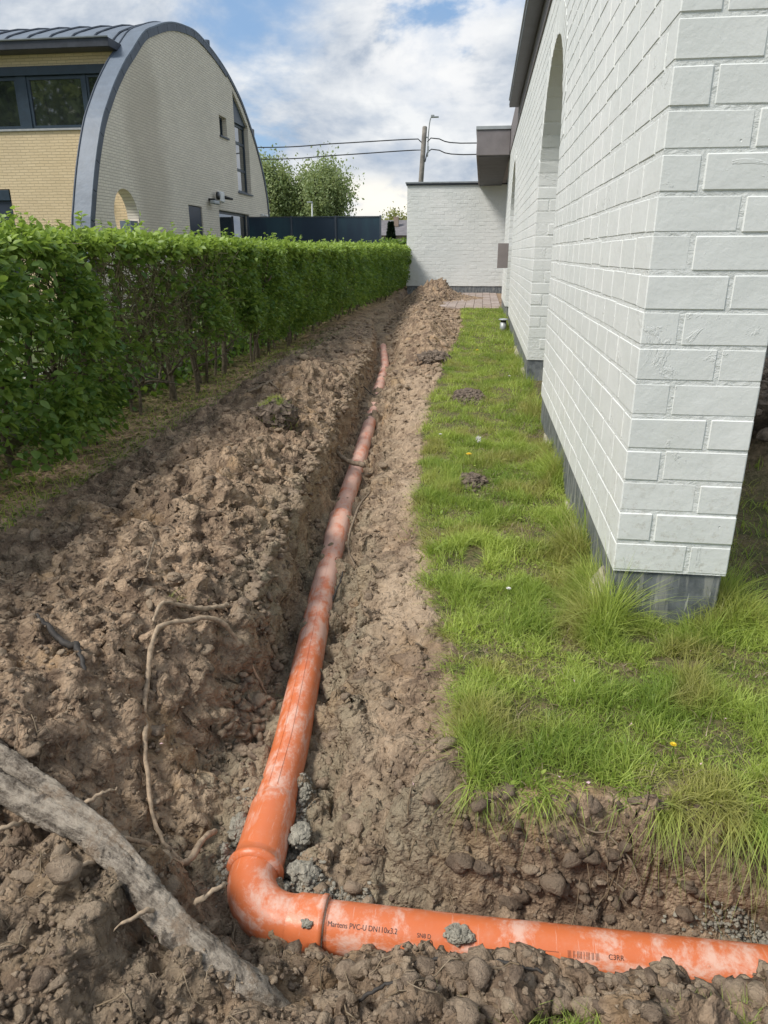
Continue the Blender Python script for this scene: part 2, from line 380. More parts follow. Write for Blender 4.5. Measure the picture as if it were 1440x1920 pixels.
def mk_root():
    m, t, b = new_mat('muddy_root_bark'); p = gpos(t)
    q = t.mapv(t.mapv(p, rot=(0, 0, math.radians(23))), scale=(.22, 1, 1))
    n = t.noise(p, 9, 7, .7, .1); g = t.noise(q, 42, 7, .72, .1); f = t.noise(p, 120, 5, .7)
    c = t.mix(t.ramp(t.math('ADD', t.math('MULTIPLY', g, .6), t.math('MULTIPLY', n, .4)), .38, .58), (.085, .066, .050), (.50, .43, .345))
    c = t.mix(t.math('MULTIPLY', t.ramp(n, .52, .60), .85), c, (.24, .175, .12))
    c = t.mix(t.math('MULTIPLY', t.ramp(t.noise(t.mapv(p, loc=(3, 3, 3)), 12, 6, .7), .56, .62), .8), c, (.05, .04, .033))
    c = t.mix(t.ramp(f, .4, .7, 0, .35), c, (.52, .46, .38))
    t.put(b.inputs['Base Color'], c); b.inputs['Roughness'].default_value = .92; b.inputs['Specular IOR Level'].default_value = .2
    t.put(b.inputs['Normal'], t.bump(t.math('ADD', t.math('MULTIPLY', g, 1.2), t.math('ADD', n, t.math('MULTIPLY', f, .4))), 1.0, .018)); return m
M['root'] = mk_root()
def mk_leaf(name, dark, lite, trans=.35, attrn='tone', rough=.45):
    m, t, b = new_mat(name); a = attr(t, attrn); p = gpos(t)
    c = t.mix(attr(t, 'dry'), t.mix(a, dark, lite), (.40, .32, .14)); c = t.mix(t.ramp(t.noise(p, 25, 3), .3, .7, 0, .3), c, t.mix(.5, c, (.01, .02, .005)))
    t.put(b.inputs['Base Color'], c); b.inputs['Roughness'].default_value = rough; b.inputs['Specular IOR Level'].default_value = .35
    tr = t.a('ShaderNodeBsdfTranslucent', {'Color': t.mix(.5, c, (lite[0]*1.5, lite[1]*1.5, lite[2]))})
    mx = t.a('ShaderNodeMixShader', {0: trans, 1: b.outputs[0], 2: tr})
    t.l.new(mx, t.n['Material Output'].inputs[0]); return m
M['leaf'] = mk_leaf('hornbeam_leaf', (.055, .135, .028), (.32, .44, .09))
M['grass'] = mk_leaf('grass_blade', (.13, .22, .035), (.50, .59, .14), .35, rough=.5)
M['tree_leaf'] = mk_leaf('willow_leaf', (.19, .26, .11), (.40, .46, .22), .3)
M['far_leaf'] = mk_leaf('spring_leaf', (.2, .23, .07), (.40, .40, .14), .3)
M['conifer'] = mk_leaf('conifer_needle', (.015, .03, .02), (.03, .055, .03), .1)
M['debris'] = mk_leaf('fallen_leaf', (.08, .09, .03), (.20, .24, .06), .2)
M['straw'] = mk_leaf('dry_root_fibre', (.16, .115, .07), (.36, .28, .19), .1)
def mk_bricks(name, c1, c2, mortar, axis, stain=False):
    m, t, b = new_mat(name); p = gpos(t)
    rot = (math.pi/2, 0, 0)
    sp = t.n.new('ShaderNodeSeparateXYZ'); t.l.new(p, sp.inputs[0])
    wob = t.math('MULTIPLY', t.math('SUBTRACT', t.noise(p, 5, 3), .5), .02)
    u = sp.outputs[1] if axis == 'y' else sp.outputs[0]
    v = t.a('ShaderNodeCombineXYZ', {0: u, 1: t.math('ADD', sp.outputs[2], wob), 2: 0.0})
    br = t.n.new('ShaderNodeTexBrick'); t.l.new(v, br.inputs['Vector'])
    for k, val in (('Scale', 1), ('Brick Width', .22), ('Row Height', .062), ('Mortar Size', .0065), ('Mortar Smooth', .3), ('Bias', .1)): br.inputs[k].default_value = val
    t.put(br.inputs['Color1'], c1); t.put(br.inputs['Color2'], c2); t.put(br.inputs['Mortar'], mortar)
    c = br.outputs['Color']
    c = t.mix(t.ramp(t.noise(p, .9, 6, .65), .4, .7, 0, .35), c, tuple(x*.72 for x in c1))
    if stain:   # the damp-brown weathered area in the middle of the gable
        dy = t.math('MULTIPLY', t.math('SUBTRACT', sp.outputs[1], 17.9), .8); dz = t.math('MULTIPLY', t.math('SUBTRACT', sp.outputs[2], 3.3), .38)
        rr = t.math('ADD', t.math('SQRT', t.math('ADD', t.math('MULTIPLY', dy, dy), t.math('MULTIPLY', dz, dz))), t.math('MULTIPLY', t.noise(p, .8, 5), .9))
        c = t.mix(t.ramp(rr, .9, 1.6, .42, 0), c, (.40, .34, .26))
    t.put(b.inputs['Base Color'], c); b.inputs['Roughness'].default_value = .9
    t.put(b.inputs['Normal'], t.bump(br.outputs['Fac'], .9, -.012)); return m
M['yellow_brick'] = mk_bricks('yellow_brick', (.72, .58, .37), (.66, .525, .325), (.52, .42, .27), 'x')
M['grey_brick'] = mk_bricks('buff_grey_brick', (.80, .73, .60), (.73, .66, .545), (.56, .50, .42), 'y', True)
def mk_glass():
    m, t, b = new_mat('window_glass'); p = gpos(t)
    b.inputs['Base Color'].default_value = (.02, .025, .025, 1); b.inputs['Roughness'].default_value = .03
    b.inputs['Specular IOR Level'].default_value = 1.0; b.inputs['Coat Weight'].default_value = 1.0; b.inputs['Coat Roughness'].default_value = .02; b.inputs['Coat IOR'].default_value = 1.9
    t.put(b.inputs['Normal'], t.bump(t.noise(p, 1.2, 2), .06, .02)); return m
M['glass'] = mk_glass()
M['curtain'] = simple('grey_blind', (.25, .25, .24), .8, 0, 5, .1, .1)
def mk_mesh_fence():
    m, t, b = new_mat('blue_privacy_mesh'); p = gpos(t)
    c = t.mix(t.ramp(t.noise(t.mapv(p, scale=(1, 1, .3)), 1.2, 4), .4, .7), (.012, .03, .055), (.022, .065, .085))
    t.put(b.inputs['Base Color'], c); b.inputs['Roughness'].default_value = .6; return m
M['fence'] = mk_mesh_fence()
def mk_pave():
    m, t, b = new_mat('pink_grey_paver'); p = gpos(t); oi = t.n.new('ShaderNodeObjectInfo').outputs['Random']
    c = t.mix(oi, (.30, .235, .20), (.42, .35, .31)); c = t.mix(t.ramp(t.noise(p, 8, 6, .7), .45, .7, 0, .6), c, (.20, .16, .12))
    t.put(b.inputs['Base Color'], c); b.inputs['Roughness'].default_value = .9; t.put(b.inputs['Normal'], t.bump(t.noise(p, 60, 4), .4, .004)); return m
M['paver'] = mk_pave()

# ------------------------------------------------------------------ terrain
PY = np.array([1.10, 1.30, 1.72, 2.655, 3.376, 3.872, 4.64, 6.13, 9.245, 11.47, 13.35, 14.6, 19.9, 24]); PX = np.array([-.479, -.479, -.51, -.624, -.696, -.746, -.802, -.924, -1.2, -1.524, -1.86, -2.0, -2.33, -2.5])
GY = np.array([1.0, 1.35, 1.7, 2.2, 2.9, 3.5, 5.7, 8, 10, 12, 13.6, 16.2, 24]); GX = np.array([.03, .02, -.03, -.10, -.23, -.29, -.38, -.36, -.30, -.28, -.33, -.45, -.45])
def ground(x, y, detail=True):
    x = np.asarray(x, float); y = np.asarray(y, float)
    lf = fbm(x*1.3, y*1.3, 3, 5); mf = fbm(x*5, y*5, 4, 11)
    d = x-np.interp(y, PY, PX)-.035*perlin(y*2.3, y*0+3.3, 2)*ss(2, 4, y)
    # long trench ---------------------------------------------------
    wl = .098+.03*perlin(y*3.1, x*0+.7, 4)+.025*mf; wr = .115+.04*perlin(y*3.7, x*0+5.7, 6)+.03*mf
    near = 1-ss(1.3, 2.2, y)
    wl = wl+.05*near
    floor = np.interp(y, [1, 2.5, 6, 9, 12, 17, 20, 21], [-.305, -.30, -.285, -.26, -.22, -.14, -.03, 0])+ss(5.2, 6.8, y)*.09*np.clip(perlin(y*1.7, y*0+.4, 13)+.5*mf+.12, 0, 1)+ss(11.2, 11.8, y)*.09
    left = ss(wl-.01*near, wl+.075+.42*near, -d)
    heapH = np.interp(y, [0, 1.0, 1.6, 2.5, 6.5, 8, 13, 20], [.02, .02, .05, .085, .10, .06, .045, .03])
    heap = (heapH*(1+.6*lf)+.035*mf)*ss(wl, wl+.45, -d)*(1-ss(.85+.15*lf, 1.35+.15*lf, -d))
    zl = heap
    right = ss(wr, wr+.08, d)
    xg = np.interp(y, GY, GX)+.045*perlin(y*2.5, x*0+8.1, 3)+.03*perlin(y*7, x*0+2.2, 9)+.02*mf
    toe = ss(.0, 1.0, (x-np.interp(y, PY, PX)-.12)/np.maximum(xg-np.interp(y, PY, PX)-.12, .1))
    shelf = -.135+.105*toe+.03*lf+.018*mf
    lawn = ss(-.02, .03, x-xg)
    zr = np.where(x > xg-.02, shelf*(1-lawn)+(.012+.012*lf)*lawn, shelf)
    z = np.where(d < 0, floor*(1-left)+zl*left, floor*(1-right)+zr*right)
    # mounds of spoil right of the far trench and elsewhere
    for mx, my, mh, rx, ry in ((-.72, 9.0, .20, .30, .9), (-.82, 10.6, .22, .36, 1.0), (-.95, 12.6, .22, .42, 1.3), (-1.25, 15.4, .22, .38, 1.6), (-1.34, 19.4, .50, .60, .9), (-.85, 19.9, .13, .6, .5), (-1.35, 17.8, .18, .4, 1.0)):
        g = np.exp(-((x-mx)/rx)**2-((y-my)/ry)**2); z = z+mh*g*(1+.22*mf+.3*lf)*ss(.1, .3, d)
    for mx, my, mh, rx, ry in ((-1.55, 5.9, .12, .28, .4), (-1.25, 3.1, .06, .3, .4), (1.55, 4.5, .28, .5, .8), (2.3, 3.4, .2, .5, .5), (-1.0, 6.9, .08, .2, .5)):
        z = z+mh*np.exp(-((x-mx)/rx)**2-((y-my)/ry)**2)*(1+.5*mf)
    # cross trench ---------------------------------------------------
    cy = y+.018*perlin(x*4, x*0+1.7, 3)
    incross = ss(-.64, -.54, x)
    back = ss(1.225, 1.31+.03*mf, cy+.03*perlin(x*6, x*0+4.4, 8))
    corner = ss(.02, -.3, x)                       # sloping, less steep towards the bend
    back = back*(1-corner)+ss(1.22, 1.62, cy)*corner
    frontb = ss(1.085, 1.0, cy+.02*mf)
    ztop_front = -.20-.03*ss(-.34, -.28, x)*ss(-.08, -.14, x)-.02*ss(.12, .16, x)*ss(.38, .34, x)+.02*lf+.03*mf+.075*ss(1.04, .93, y)+.05*ss(.95, .8, y)+.05*ss(.1, .4, x)*ss(.95, .85, y)+.035*ss(.42, .6, x)+.03*np.exp(-((x-.06)/.12)**2)
    ztop_front = ztop_front-.06*ss(-.25, -.33, x)*ss(-.5, -.4, x)*ss(.85, .95, y)
    zleft = .0+.03*lf+.03*mf
    zc = -.305*(1-back)*(1-frontb)+z*back+ztop_front*frontb
    zc = np.where(y < 1.1, -.305*(1-frontb)+ztop_front*frontb, -.305*(1-back)+z*back)
    ylim = 1-ss(1.6, 1.75, y)
    z = z*(1-incross*ylim)+zc*incross*ylim
    fl = (1-incross)*(1-ss(1.0, 1.25, y)); 
    zz = np.where(x < -.3, zleft-.02, z); z = z*(1-fl)+zz*fl
    # flat strip next to the hedge
    z = z*(1-.0)+0
    soil = 1-lawn*ss(1.26, 1.32, y)
    hs = ss(-1.85, -2.1, x); rough = soil*(1-.75*hs)*(1-.45*ss(.15, .3, d)*ss(1.3, 1.6, y)*(1-ss(6, 8, y)))
    right_side = ss(.80, .9, x)*ss(1.3, 1.4, y)
    heapR = np.exp(-((x-1.55)/.5)**2-((y-4.4)/.8)**2); rough = np.maximum(rough*(1-right_side), heapR)
    z = np.where((x > .5) & (y > 1.4), np.maximum(z, 0)*1.0, z)
    if detail:
        rough = rough*(1-.8*ss(5, 13, y)); f1, f2, r = worley(x*4.3+.4*mf, y*4.3, 7); z = z+rough*.045*np.clip(1-f1*1.1, 0, 1)*(r > .3)
        f1, f2, r = worley(x*9, y*9, 1); z = z+rough*.040*np.clip(1-f1*1.15, 0, 1)*(r > .35)+rough*.03*np.clip(f2-f1-.25, -.25, .15)
        f1, f2, r = worley(x*19, y*19, 2); z = z+rough*.021*np.sqrt(np.clip(1-(f1*1.3)**2, 0, 1))*(r > .35)
        f1, f2, r = worley(x*43, y*43, 3); z = z+rough*.010*np.sqrt(np.clip(1-(f1*1.25)**2, 0, 1))*(r > .3)*(1-ss(6, 12, y))
        z = z+rough*(.020*fbm(x*11, y*11, 5, 21, .6))+.004*(1-rough)*fbm(x*9, y*9, 3, 4)
    edge = ss(2.9, 2.6, x)*ss(-3.9, -3.4, x)*ss(24.8, 24.2, y); z = z*edge
    sand = np.clip((1-ss(.10, .34, np.abs(d)))*ss(1.2, 1.3, y)*(1-ss(2.2, 5, y)*.7)+incross*ss(-.5, -.4, x)*np.exp(-((y-1.3)/.12)**2)*ss(.2, -.2, x)+.5*np.exp(-((x+.55)/.3)**2-((y-.9)/.25)**2), 0, 1)*(.5+.8*(mf > -.1))
    pale = np.clip(ss(.16, .34, d)*(1-lawn)*ss(1.35, 1.6, y)*(1-ss(6.5, 8, y))*(.55+.8*lf)+.6*hs*(lf > 0)*ss(-2.25, -2.05, x)+.3*np.clip(mf, 0, 1)*ss(.3, .6, -d), 0, 1)
    damp_shade = np.clip(hs*ss(.2, -.2, lf)*.35+ss(.2, -.1, lf)*ss(1.3, 1.1, y)*.5+(1-lawn)*incross*ss(1.24, 1.3, y)*(1-ss(1.36, 1.5, y))*ss(-.1, .1, x)*1.3+.8*ss(.6, .95, left)*0+.7*heapR, 0, 1)  # cut bank term paints shade in; the rest is damp soil and dark heap
    lawnm = np.clip(lawn*ss(1.33, 1.40, y+.03*mf)+right_side, 0, 1)*(1-.9*heapR)
    lawnm = np.where(y > 16.2, lawnm*0, lawnm)
    lawnm = np.maximum(lawnm, ss(-2.35, -2.6, x)*.8)
    return z, dict(sand=np.clip(sand, 0, 1), pale=pale, damp_shade=damp_shade, lawn=lawnm)
def gz(x, y, detail=False): return float(ground(np.array([x]), np.array([y]), detail)[0][0])
def axis(segs):
    out = [segs[0][0]]
    for a, b, st in segs:
        n = max(1, int(round((b-a)/st))); out += list(np.linspace(a, b, n+1)[1:])
    return np.array(out)
ax_ = axis([(-4, -2.7, .10), (-2.7, -1.6, .016), (-1.6, -1.1, .009), (-1.1, .78, .0066), (.78, 1.0, .014), (1.0, 3, .05)])
ys = [.1]
while ys[-1] < 25: ys.append(ys[-1]+(.03 if ys[-1] < .6 else max(.0062, ys[-1]*.0042)))
ys[-1] = 25
ay_ = np.array(ys)
Xg, Yg = np.meshgrid(ax_, ay_, indexing='ij')
Zg, masks = ground(Xg, Yg)
sx = (.016*fbm(Xg*9, Yg*9+Zg*20, 4, 31, .6)+.006*perlin(Xg*40, Yg*40, 33))*(1-masks['lawn'])*ss(6, 3, Yg); sy = .014*fbm(Xg*9+Zg*20, Yg*9, 4, 41, .6)*(1-masks['lawn'])*ss(6, 3, Yg)
gx_ = np.abs(np.gradient(Zg, axis=0)/np.gradient(ax_)[:, None]); stp = ss(.5, 1.6, gx_)*ss(9, 6, Yg)*(Yg > 1.6)
dd_ = np.abs(Xg-np.interp(Yg, PY, PX)); clr = ss(.085, .14, dd_)+(Yg < 1.1)
clr = np.clip(clr, 0, 1)
sx = sx+stp*(.035*fbm(Yg*8, Zg*11+3, 4, 35, .6)+.012*perlin(Yg*35, Zg*35, 36))
sx = sx*clr; sy = sy*clr
nx, ny = Xg.shape
sx[[0, -1], :] = 0; sy[:, [0, -1]] = 0
V = np.stack([Xg+sx, Yg+sy, Zg], -1).reshape(-1, 3); I = np.arange(nx*ny).reshape(nx, ny)
F = np.stack([I[:-1, :-1], I[1:, :-1], I[1:, 1:], I[:-1, 1:]], -1).reshape(-1, 4)
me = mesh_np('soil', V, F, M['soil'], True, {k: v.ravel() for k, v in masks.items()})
tag(link('soil', me), kind='structure'); 0
fb = MB(); R = 900
for a, b in (((-R, -R), (R, .1)), ((-R, 25), (R, R)), ((-R, .1), (-4, 25)), ((3, .1), (R, 25))):
    fb.add([(a[0], a[1], -.002), (b[0], a[1], -.002), (b[0], b[1], -.002), (a[0], b[1], -.002)], [(0, 1, 2, 3)])
tag(fb.build('ground', M['field']), kind='structure')

# ------------------------------------------------------------------ white brick house
X0, X1, YW0, YW1 = .454, .799, 2.14, 17.0
ZP = .20; ZT = 3.04; NC = 28; CH = .1; J = .010
house = thing('white_brick_house', 'long white painted brick house wall with arched openings on the right', 'house', (X0, YW0, 0))
ARCH = [(6.05, .9, 1.7), (13.3, .9, 1.7)]; RING = .2
def arch_half(z, r_extra, a):
    c, r, zs = a; R_ = r+r_extra
    if z <= zs: return r
    q = R_*R_-(z-zs)**2
    return math.sqrt(q) if q > 0 else -1
bricks = []      # (verts, face list, weight)
BR = np.random.default_rng(11)
def brick_hex(xa, xb, y0b, y0t, y1b, y1t, z0, z1, c=.0034, jit=.0018):
    """chamfered block; y limits may differ between bottom and top"""
    L = min(y1b-y0b, y1t-y0t)
    V = CKA*(1-.0)*1.0
    w_ = (CKA*(np.array([xb-xa, max(L, .03), z1-z0])/2-c*(1-CMASK)))/(np.array([xb-xa, max(L, .03), z1-z0])/2)
    tz = (w_[:, 2]+1)/2; ya = y0b+(y0t-y0b)*tz; yb = y1b+(y1t-y1b)*tz
    P = np.stack([xa+(w_[:, 0]+1)/2*(xb-xa), ya+(w_[:, 1]+1)/2*(yb-ya), z0+tz*(z1-z0)], 1)
    P += BR.normal(0, .0004, P.shape); P[:, 1] += BR.normal(0, .0015)
    P[:, 2] += BR.normal(0, .0012)
    return P
def add_brick(P): bricks.append(P)
for k in range(NC):
    z0 = ZP+k*CH+J/2; z1 = ZP+(k+1)*CH-J/2
    even = k % 2 == 0
    # spans along y free of openings at this course (bottom, top limits)
    segs = []; cur = (YW0, YW0, True)
    for a in ARCH:
        hb = arch_half(z0, RING+.006, a) if z0 > a[2] else a[1]; ht = arch_half(z1, RING+.006, a) if z1 > a[2] else a[1]
        if hb < 0 and ht < 0: continue
        hb = max(hb, 0.002); ht = max(ht, 0.002)
        jamb = z1 <= a[2]
        segs.append((cur, (a[0]-hb, a[0]-ht, jamb))); cur = (a[0]+hb, a[0]+ht, jamb)
    segs.append((cur, (YW1, YW1, True)))
    for (sb, st_, sj), (eb, et, ej) in segs:
        # end bricks facing the camera on a true jamb / the corner
        if sj:
            y = sb
            if even:
                add_brick(brick_hex(X0, X0+.215, y, y, y+.1, y+.1, z0, z1)); add_brick(brick_hex(X0+.226, X1, y, y, y+.1, y+.1, z0, z1)); y0 = y+.1+J
            else:
                add_brick(brick_hex(X0, X0+.1, y, y, y+.214, y+.214, z0, z1)); add_brick(brick_hex(X0+.111, X1, y, y, y+.1, y+.1, z0, z1)); y0 = y+.214+J
            sb2 = st2 = y0
        else: sb2, st2 = sb, st_
        # running bond
        off = .1125 if even else 0
        g = math.floor((max(sb2, st2)-YW0)/.225)*.225+YW0+.214+J+ (off-.225)
        yb, yt = sb2, st2
        while True:
            nxt = g
            while nxt < max(yb, yt)+.05: nxt += .225
            if nxt > min(eb, et)-.05:
                add_brick(brick_hex(X0, X0+.1, yb, yt, eb, et, z0, z1)); break
            add_brick(brick_hex(X0, X0+.1, yb, yt, nxt-J, nxt-J, z0, z1)); yb = yt = nxt; g = nxt
# voussoir rings
for c, r, zs in ARCH:
    n = 28; 
    for i in range(n):
        a0 = math.pi*i/n+.0055; a1 = math.pi*(i+1)/n-.0055
        w_ = CKA*(np.array([X1-X0, RING, .09])/2-.006*(1-CMASK))/(np.array([X1-X0, RING, .09])/2)
        rad = r+(w_[:, 1]+1)/2*RING; an = a0+(w_[:, 2]+1)/2*(a1-a0)
        P = np.stack([X0+(w_[:, 0]+1)/2*(X1-X0), c-np.cos(an)*rad, zs+np.sin(an)*rad], 1)+BR.normal(0, .0015, (24, 3))
        add_brick(P)
CC = np.array([P.mean(0) for P in bricks]); SZ = np.array([np.ptp(P[:, 1])+np.ptp(P[:, 0])*.6 for P in bricks])
cp = np.array([0, 0, 1.15]); dv = CC-cp; fw = np.array([-math.sin(.1305)*math.cos(.3492), math.cos(.1305)*math.cos(.3492), -math.sin(.3492)])
rt = np.array([math.cos(.1305), math.sin(.1305), 0]); upv = np.cross(rt, fw); zc_ = dv@fw
vis = (np.abs(dv@rt/zc_) < .56) & (np.abs(dv@upv/zc_) < .745)
sc = np.where(vis, SZ/zc_**2, 0)
# faces turned to the camera by proximity: end bricks count fully
order = np.argsort(-sc)
single = set(order[:300].tolist())
mb = MB()
for i, P in enumerate(bricks):
    if i in single:
        me = bpy.data.meshes.new('brick'); c = P.mean(0); me.from_pydata((P-c).tolist(), [], CF); me.materials.append(M['white'])
        me.polygons.foreach_set('use_smooth', np.zeros(len(me.polygons), bool))
        o = link('brick', me, house); o.location = c
    else: mb.add(P, CF)
o = mb.build('brickwork', M['white'], house); o['kind'] = 'stuff'
# recessed mortar core
def arch_loop(c, r, zs, zb, n=28):
    return [(c-r, zb)]+[(c-math.cos(math.pi*i/n)*r, zs+math.sin(math.pi*i/n)*r) for i in range(n+1)]+[(c+r, zb)]
outer = [(YW0+.0020, ZP)]
for c, r, zs in ARCH: outer += arch_loop(c, r+.0020, zs, ZP)
outer += [(YW1, ZP), (YW1, ZT), (YW0+.0020, ZT)]
Vv, Ff = shape2d([outer], X1-X0-.0040)
Vv = np.stack([(X0+X1)/2+Vv[:, 2], Vv[:, 0], Vv[:, 1]], 1)
MB().add(Vv, Ff).build('mortar', M['white_mortar'], house)
# plinth blocks under each pier, set back 12 mm, going below ground
for a, b in ((YW0, ARCH[0][0]-.9), (ARCH[0][0]+.9, ARCH[1][0]-.9), (ARCH[1][0]+.9, YW1)):
    MB().box((X0+.009, a+.009, -.35), (X1-.009, b-.009, ZP-.004), .006).build('plinth', M['plinth'], house)
# fascia, roof slab, gutter
MB().box((X0-.012, YW0-.35, ZT+.002), (X0+.10, 22.6, ZT+.50), .004).build('fascia', M['stucco'], house)
MB().box((X0+.103, YW0-.35, ZT+.01), (1.0, 30, ZT+.46)).build('roof', M['dark_stucco'], house)
MB().box((X0-.155, YW0-.4, ZT+.215), (X0-.015, 12.5, ZT+.235), .003).box((X0-.155, YW0-.4, ZT+.237), (X0-.14, 12.5, ZT+.31), .003).box((X0-.135, YW0-.4, ZT+.30), (X0-.125, 12.5, ZT+.36), .002).build('gutter', M['dark_metal'], house)
MB().tube([(X0-.158, YW0-.4, ZT+.315), (X0-.158, 12.5, ZT+.315)], .011, 8).tube([(X0-.15, YW0-.4, ZT+.25), (X0-.15, 12.5, ZT+.25)], .01, 8).build('gutter_bead', M['zinc'], house, True)
MB().box((X0-.12, YW0-.4, ZT+.36), (X0-.02, 12.45, ZT+.54), .004).build('roof_edge_trim', M['cap'], house)
for i in range(12):
    MB().box((X0-.128, 2.4+i*.9, ZT+.35), (X0-.118, 2.45+i*.9, ZT+.39)).build('gutter_clip', M['dark_metal'], house)
# canopy box between the house and the far wall
can = thing('entrance_canopy', 'boxy mauve grey canopy with dark underside joining house and far wall', 'canopy', (0, 16, 3))
MB().box((-.225, 15.97, 3.0), (X0-.014, 22.69, 3.46), .01).build('canopy_box', M['stucco'], can)
MB().box((-.18, 16.02, 2.985), (X0-.016, 22.66, 2.998)).build('canopy_soffit', M['dark_stucco'], can)
MB().box((-.245, 15.95, 3.462), (X0-.013, 22.72, 3.525), .004).build('canopy_cap', M['cap'], can)
# inner court: back wall seen past the pillar
inn = thing('inner_porch_wall', 'white inner wall of the porch behind the nearest pillar', 'wall', (3.2, 2, 0))
MB().box((3.3, 2.0, ZP), (3.5, 17, ZT)).build('wall', M['white_plain'], inn)
MB().box((3.31, 2.0, 0), (3.49, 17, ZP-.002)).build('plinth', M['plinth'], inn)
MB().box((3.26, 6.6, .55), (3.298, 9.4, 2.5), .004).build('window_frame', M['black'], inn)
MB().box((3.25, 6.7, .65), (3.256, 9.3, 2.4)).build('pane', M['glass'], inn)
MB().box((X1+.002, 16.9, 0), (3.29, 17.1, ZT)).build('end_wall', M['white_plain'], inn)
# mortar spill along the plinth base
spill = thing('mortar_footing', 'pale lumpy mortar footing along the base of the dark plinth', 'footing', (X0, 2.3, 0))
def blob(c, r, seed, sub=2, amp=.25, flat=1.0):
    bm = bmesh.new(); bmesh.ops.create_icosphere(bm, subdivisions=sub, radius=1)
    Vb = np.array([v.co for v in bm.verts]); Fb = [tuple(v.index for v in f.verts) for f in bm.faces]; bm.free()
    rr = 1+amp*fbm(Vb[:, 0]*1.7+seed, Vb[:, 1]*1.7+Vb[:, 2]*1.3+seed*.7, 3, seed % 7)
    return Vb*rr[:, None]*np.array(r)*np.array([1, 1, flat])+np.array(c), Fb
for i, (y, ln, h, q) in enumerate([(2.29, .085, .115, .022), (3.0, .35, .03, .004), (4.2, .5, .035, .006), (7.6, .5, .05, .008), (8.8, .6, .05, .01)]):
    Vb, Fb = blob((X0+.0, y, .02), (q+.022, ln, h), i+2, 3, .16); MB().add(Vb, Fb).build('mortar_lump', M['mortar_lump'], spill, True)
# loose grey board projecting from the wall
sg = MB().box((.262, 13.88, .90), (X0-.001, 13.91, 1.325), .003).build('board', M['sign']); tag(sg, 'small taupe board sticking out of the white wall beyond the arches', 'board')
lp = thing('ground_lamp', 'small grey capped ground lamp in the grass against the plinth', 'lamp', (.365, 11.7, 0))
MB().tube([(.365, 11.7, -.05), (.365, 11.7, .13)], .052, 16).build('post', M['lamp_grey'], lp, True)
MB().tube([(.365, 11.7, .13), (.365, 11.7, .165)], .044, 16).build('light_ring', M['black'], lp, True)
MB().tube([(.365, 11.7, .165), (.365, 11.7, .172), (.365, 11.7, .185), (.365, 11.7, .192)], [.076, .08, .06, .01], 20).build('cap', M['cap'], lp, True)

# ------------------------------------------------------------------ far white garage wall
fw_ = thing('white_garage', 'low white painted brick garage wall across the end of the garden', 'garage', (-2.29, 22.7, 0))
mb = MB(); FX0, FX1 = -2.29, 1.3
for k in range(NC):
    z0 = .22+k*CH+J/2; z1 = .22+(k+1)*CH-J/2; x = FX0; first = True
    while x < FX1-.02:
        L = (.1 if (first and k % 2) else .214); first = False
        xb = min(x+L, FX1)
        w_ = CKA*(np.array([xb-x, .1, z1-z0])/2-.003*(1-CMASK)); P = w_+np.array([(x+xb)/2, 22.75, (z0+z1)/2])+BR.normal(0, .0012, (24, 3))
        P[:, 1] += BR.normal(0, .001); P[:, 2] += BR.normal(0, .002)
        mb.add(P, CF); x = xb+J
o = mb.build('brickwork', M['white'], fw_); o['kind'] = 'stuff'
MB().box((FX0+.003, 22.7025, .22), (FX1, 29, 3.02)).build('mortar', M['white'], fw_)
MB().box((FX0+.02, 22.72, -.2), (FX1, 28.9, .216)).build('plinth', M['plinth'], fw_)
MB().box((FX0-.03, 22.66, 3.023), (FX1, 29, 3.065)).build('coping_shadow_strip', M['dark_metal'], fw_)
MB().box((FX0-.05, 22.64, 3.067), (FX1, 29.02, 3.11), .004).build('coping', M['zinc'], fw_)

# ------------------------------------------------------------------ paving in front of the garage
pv_ = thing('paved_terrace', 'pinkish grey concrete paver terrace in front of the white garage', 'paving', (-1, 16.3, 0))
MB().box((-1.35, 16.25, -.10), (X0+.3, 22.7, -.02)).build('bedding', M['concrete'], pv_)
pme = [MB().add(chamfer_box_dims(.192, .192, .05, .005)[0]+BR.normal(0, .0012, (24, 3)), CF).mesh('paver', M['paver']) for _ in range(4)]
cnt = 0
for j in range(32):
    for i in range(12):
        x = .34-i*.2+(0.0); y = 16.35+j*.2
        if x < -1.9 or (j < 9 and x < -.45-.16*j-.1): continue
        if x < -1.15: continue
        if cnt >= 298: break
        o = bpy.data.objects.new('paver', pme[(i*7+j*3) % 4]); COL.objects.link(o); o.parent = pv_
        o.matrix_parent_inverse = Matrix.Translation((1, -16.3, 0)); o.location = (x, y, .012+BR.normal(0, .002)); o.rotation_euler = (BR.normal(0, .006), BR.normal(0, .006), 0); cnt += 1

# ------------------------------------------------------------------ orange drain pipe
pipe = thing('drain_pipe', 'orange plastic drain pipe with elbow lying in the dug trench', 'drain pipe', (-.479, 1.25, -.25))
RP = .055; ZA = -.25
# cross run
def pipe_run(P, R, name, n=40, m=36, mat='pipe'):
    V_, F_ = tube(P, R, m, True); me = mesh_np(name, V_, [np.array([f for f in F_ if len(f) == 4])], M[mat], True)
    return link(name, me, pipe)
zc0, zc1 = ZA, ZA+.004
pipe_run([(-.345, 1.135, ZA), (0, 1.135, ZA), (.6, 1.14, zc1), (1.2, 1.145, zc1), (1.9, 1.15, zc1)], RP, 'pipe_section')
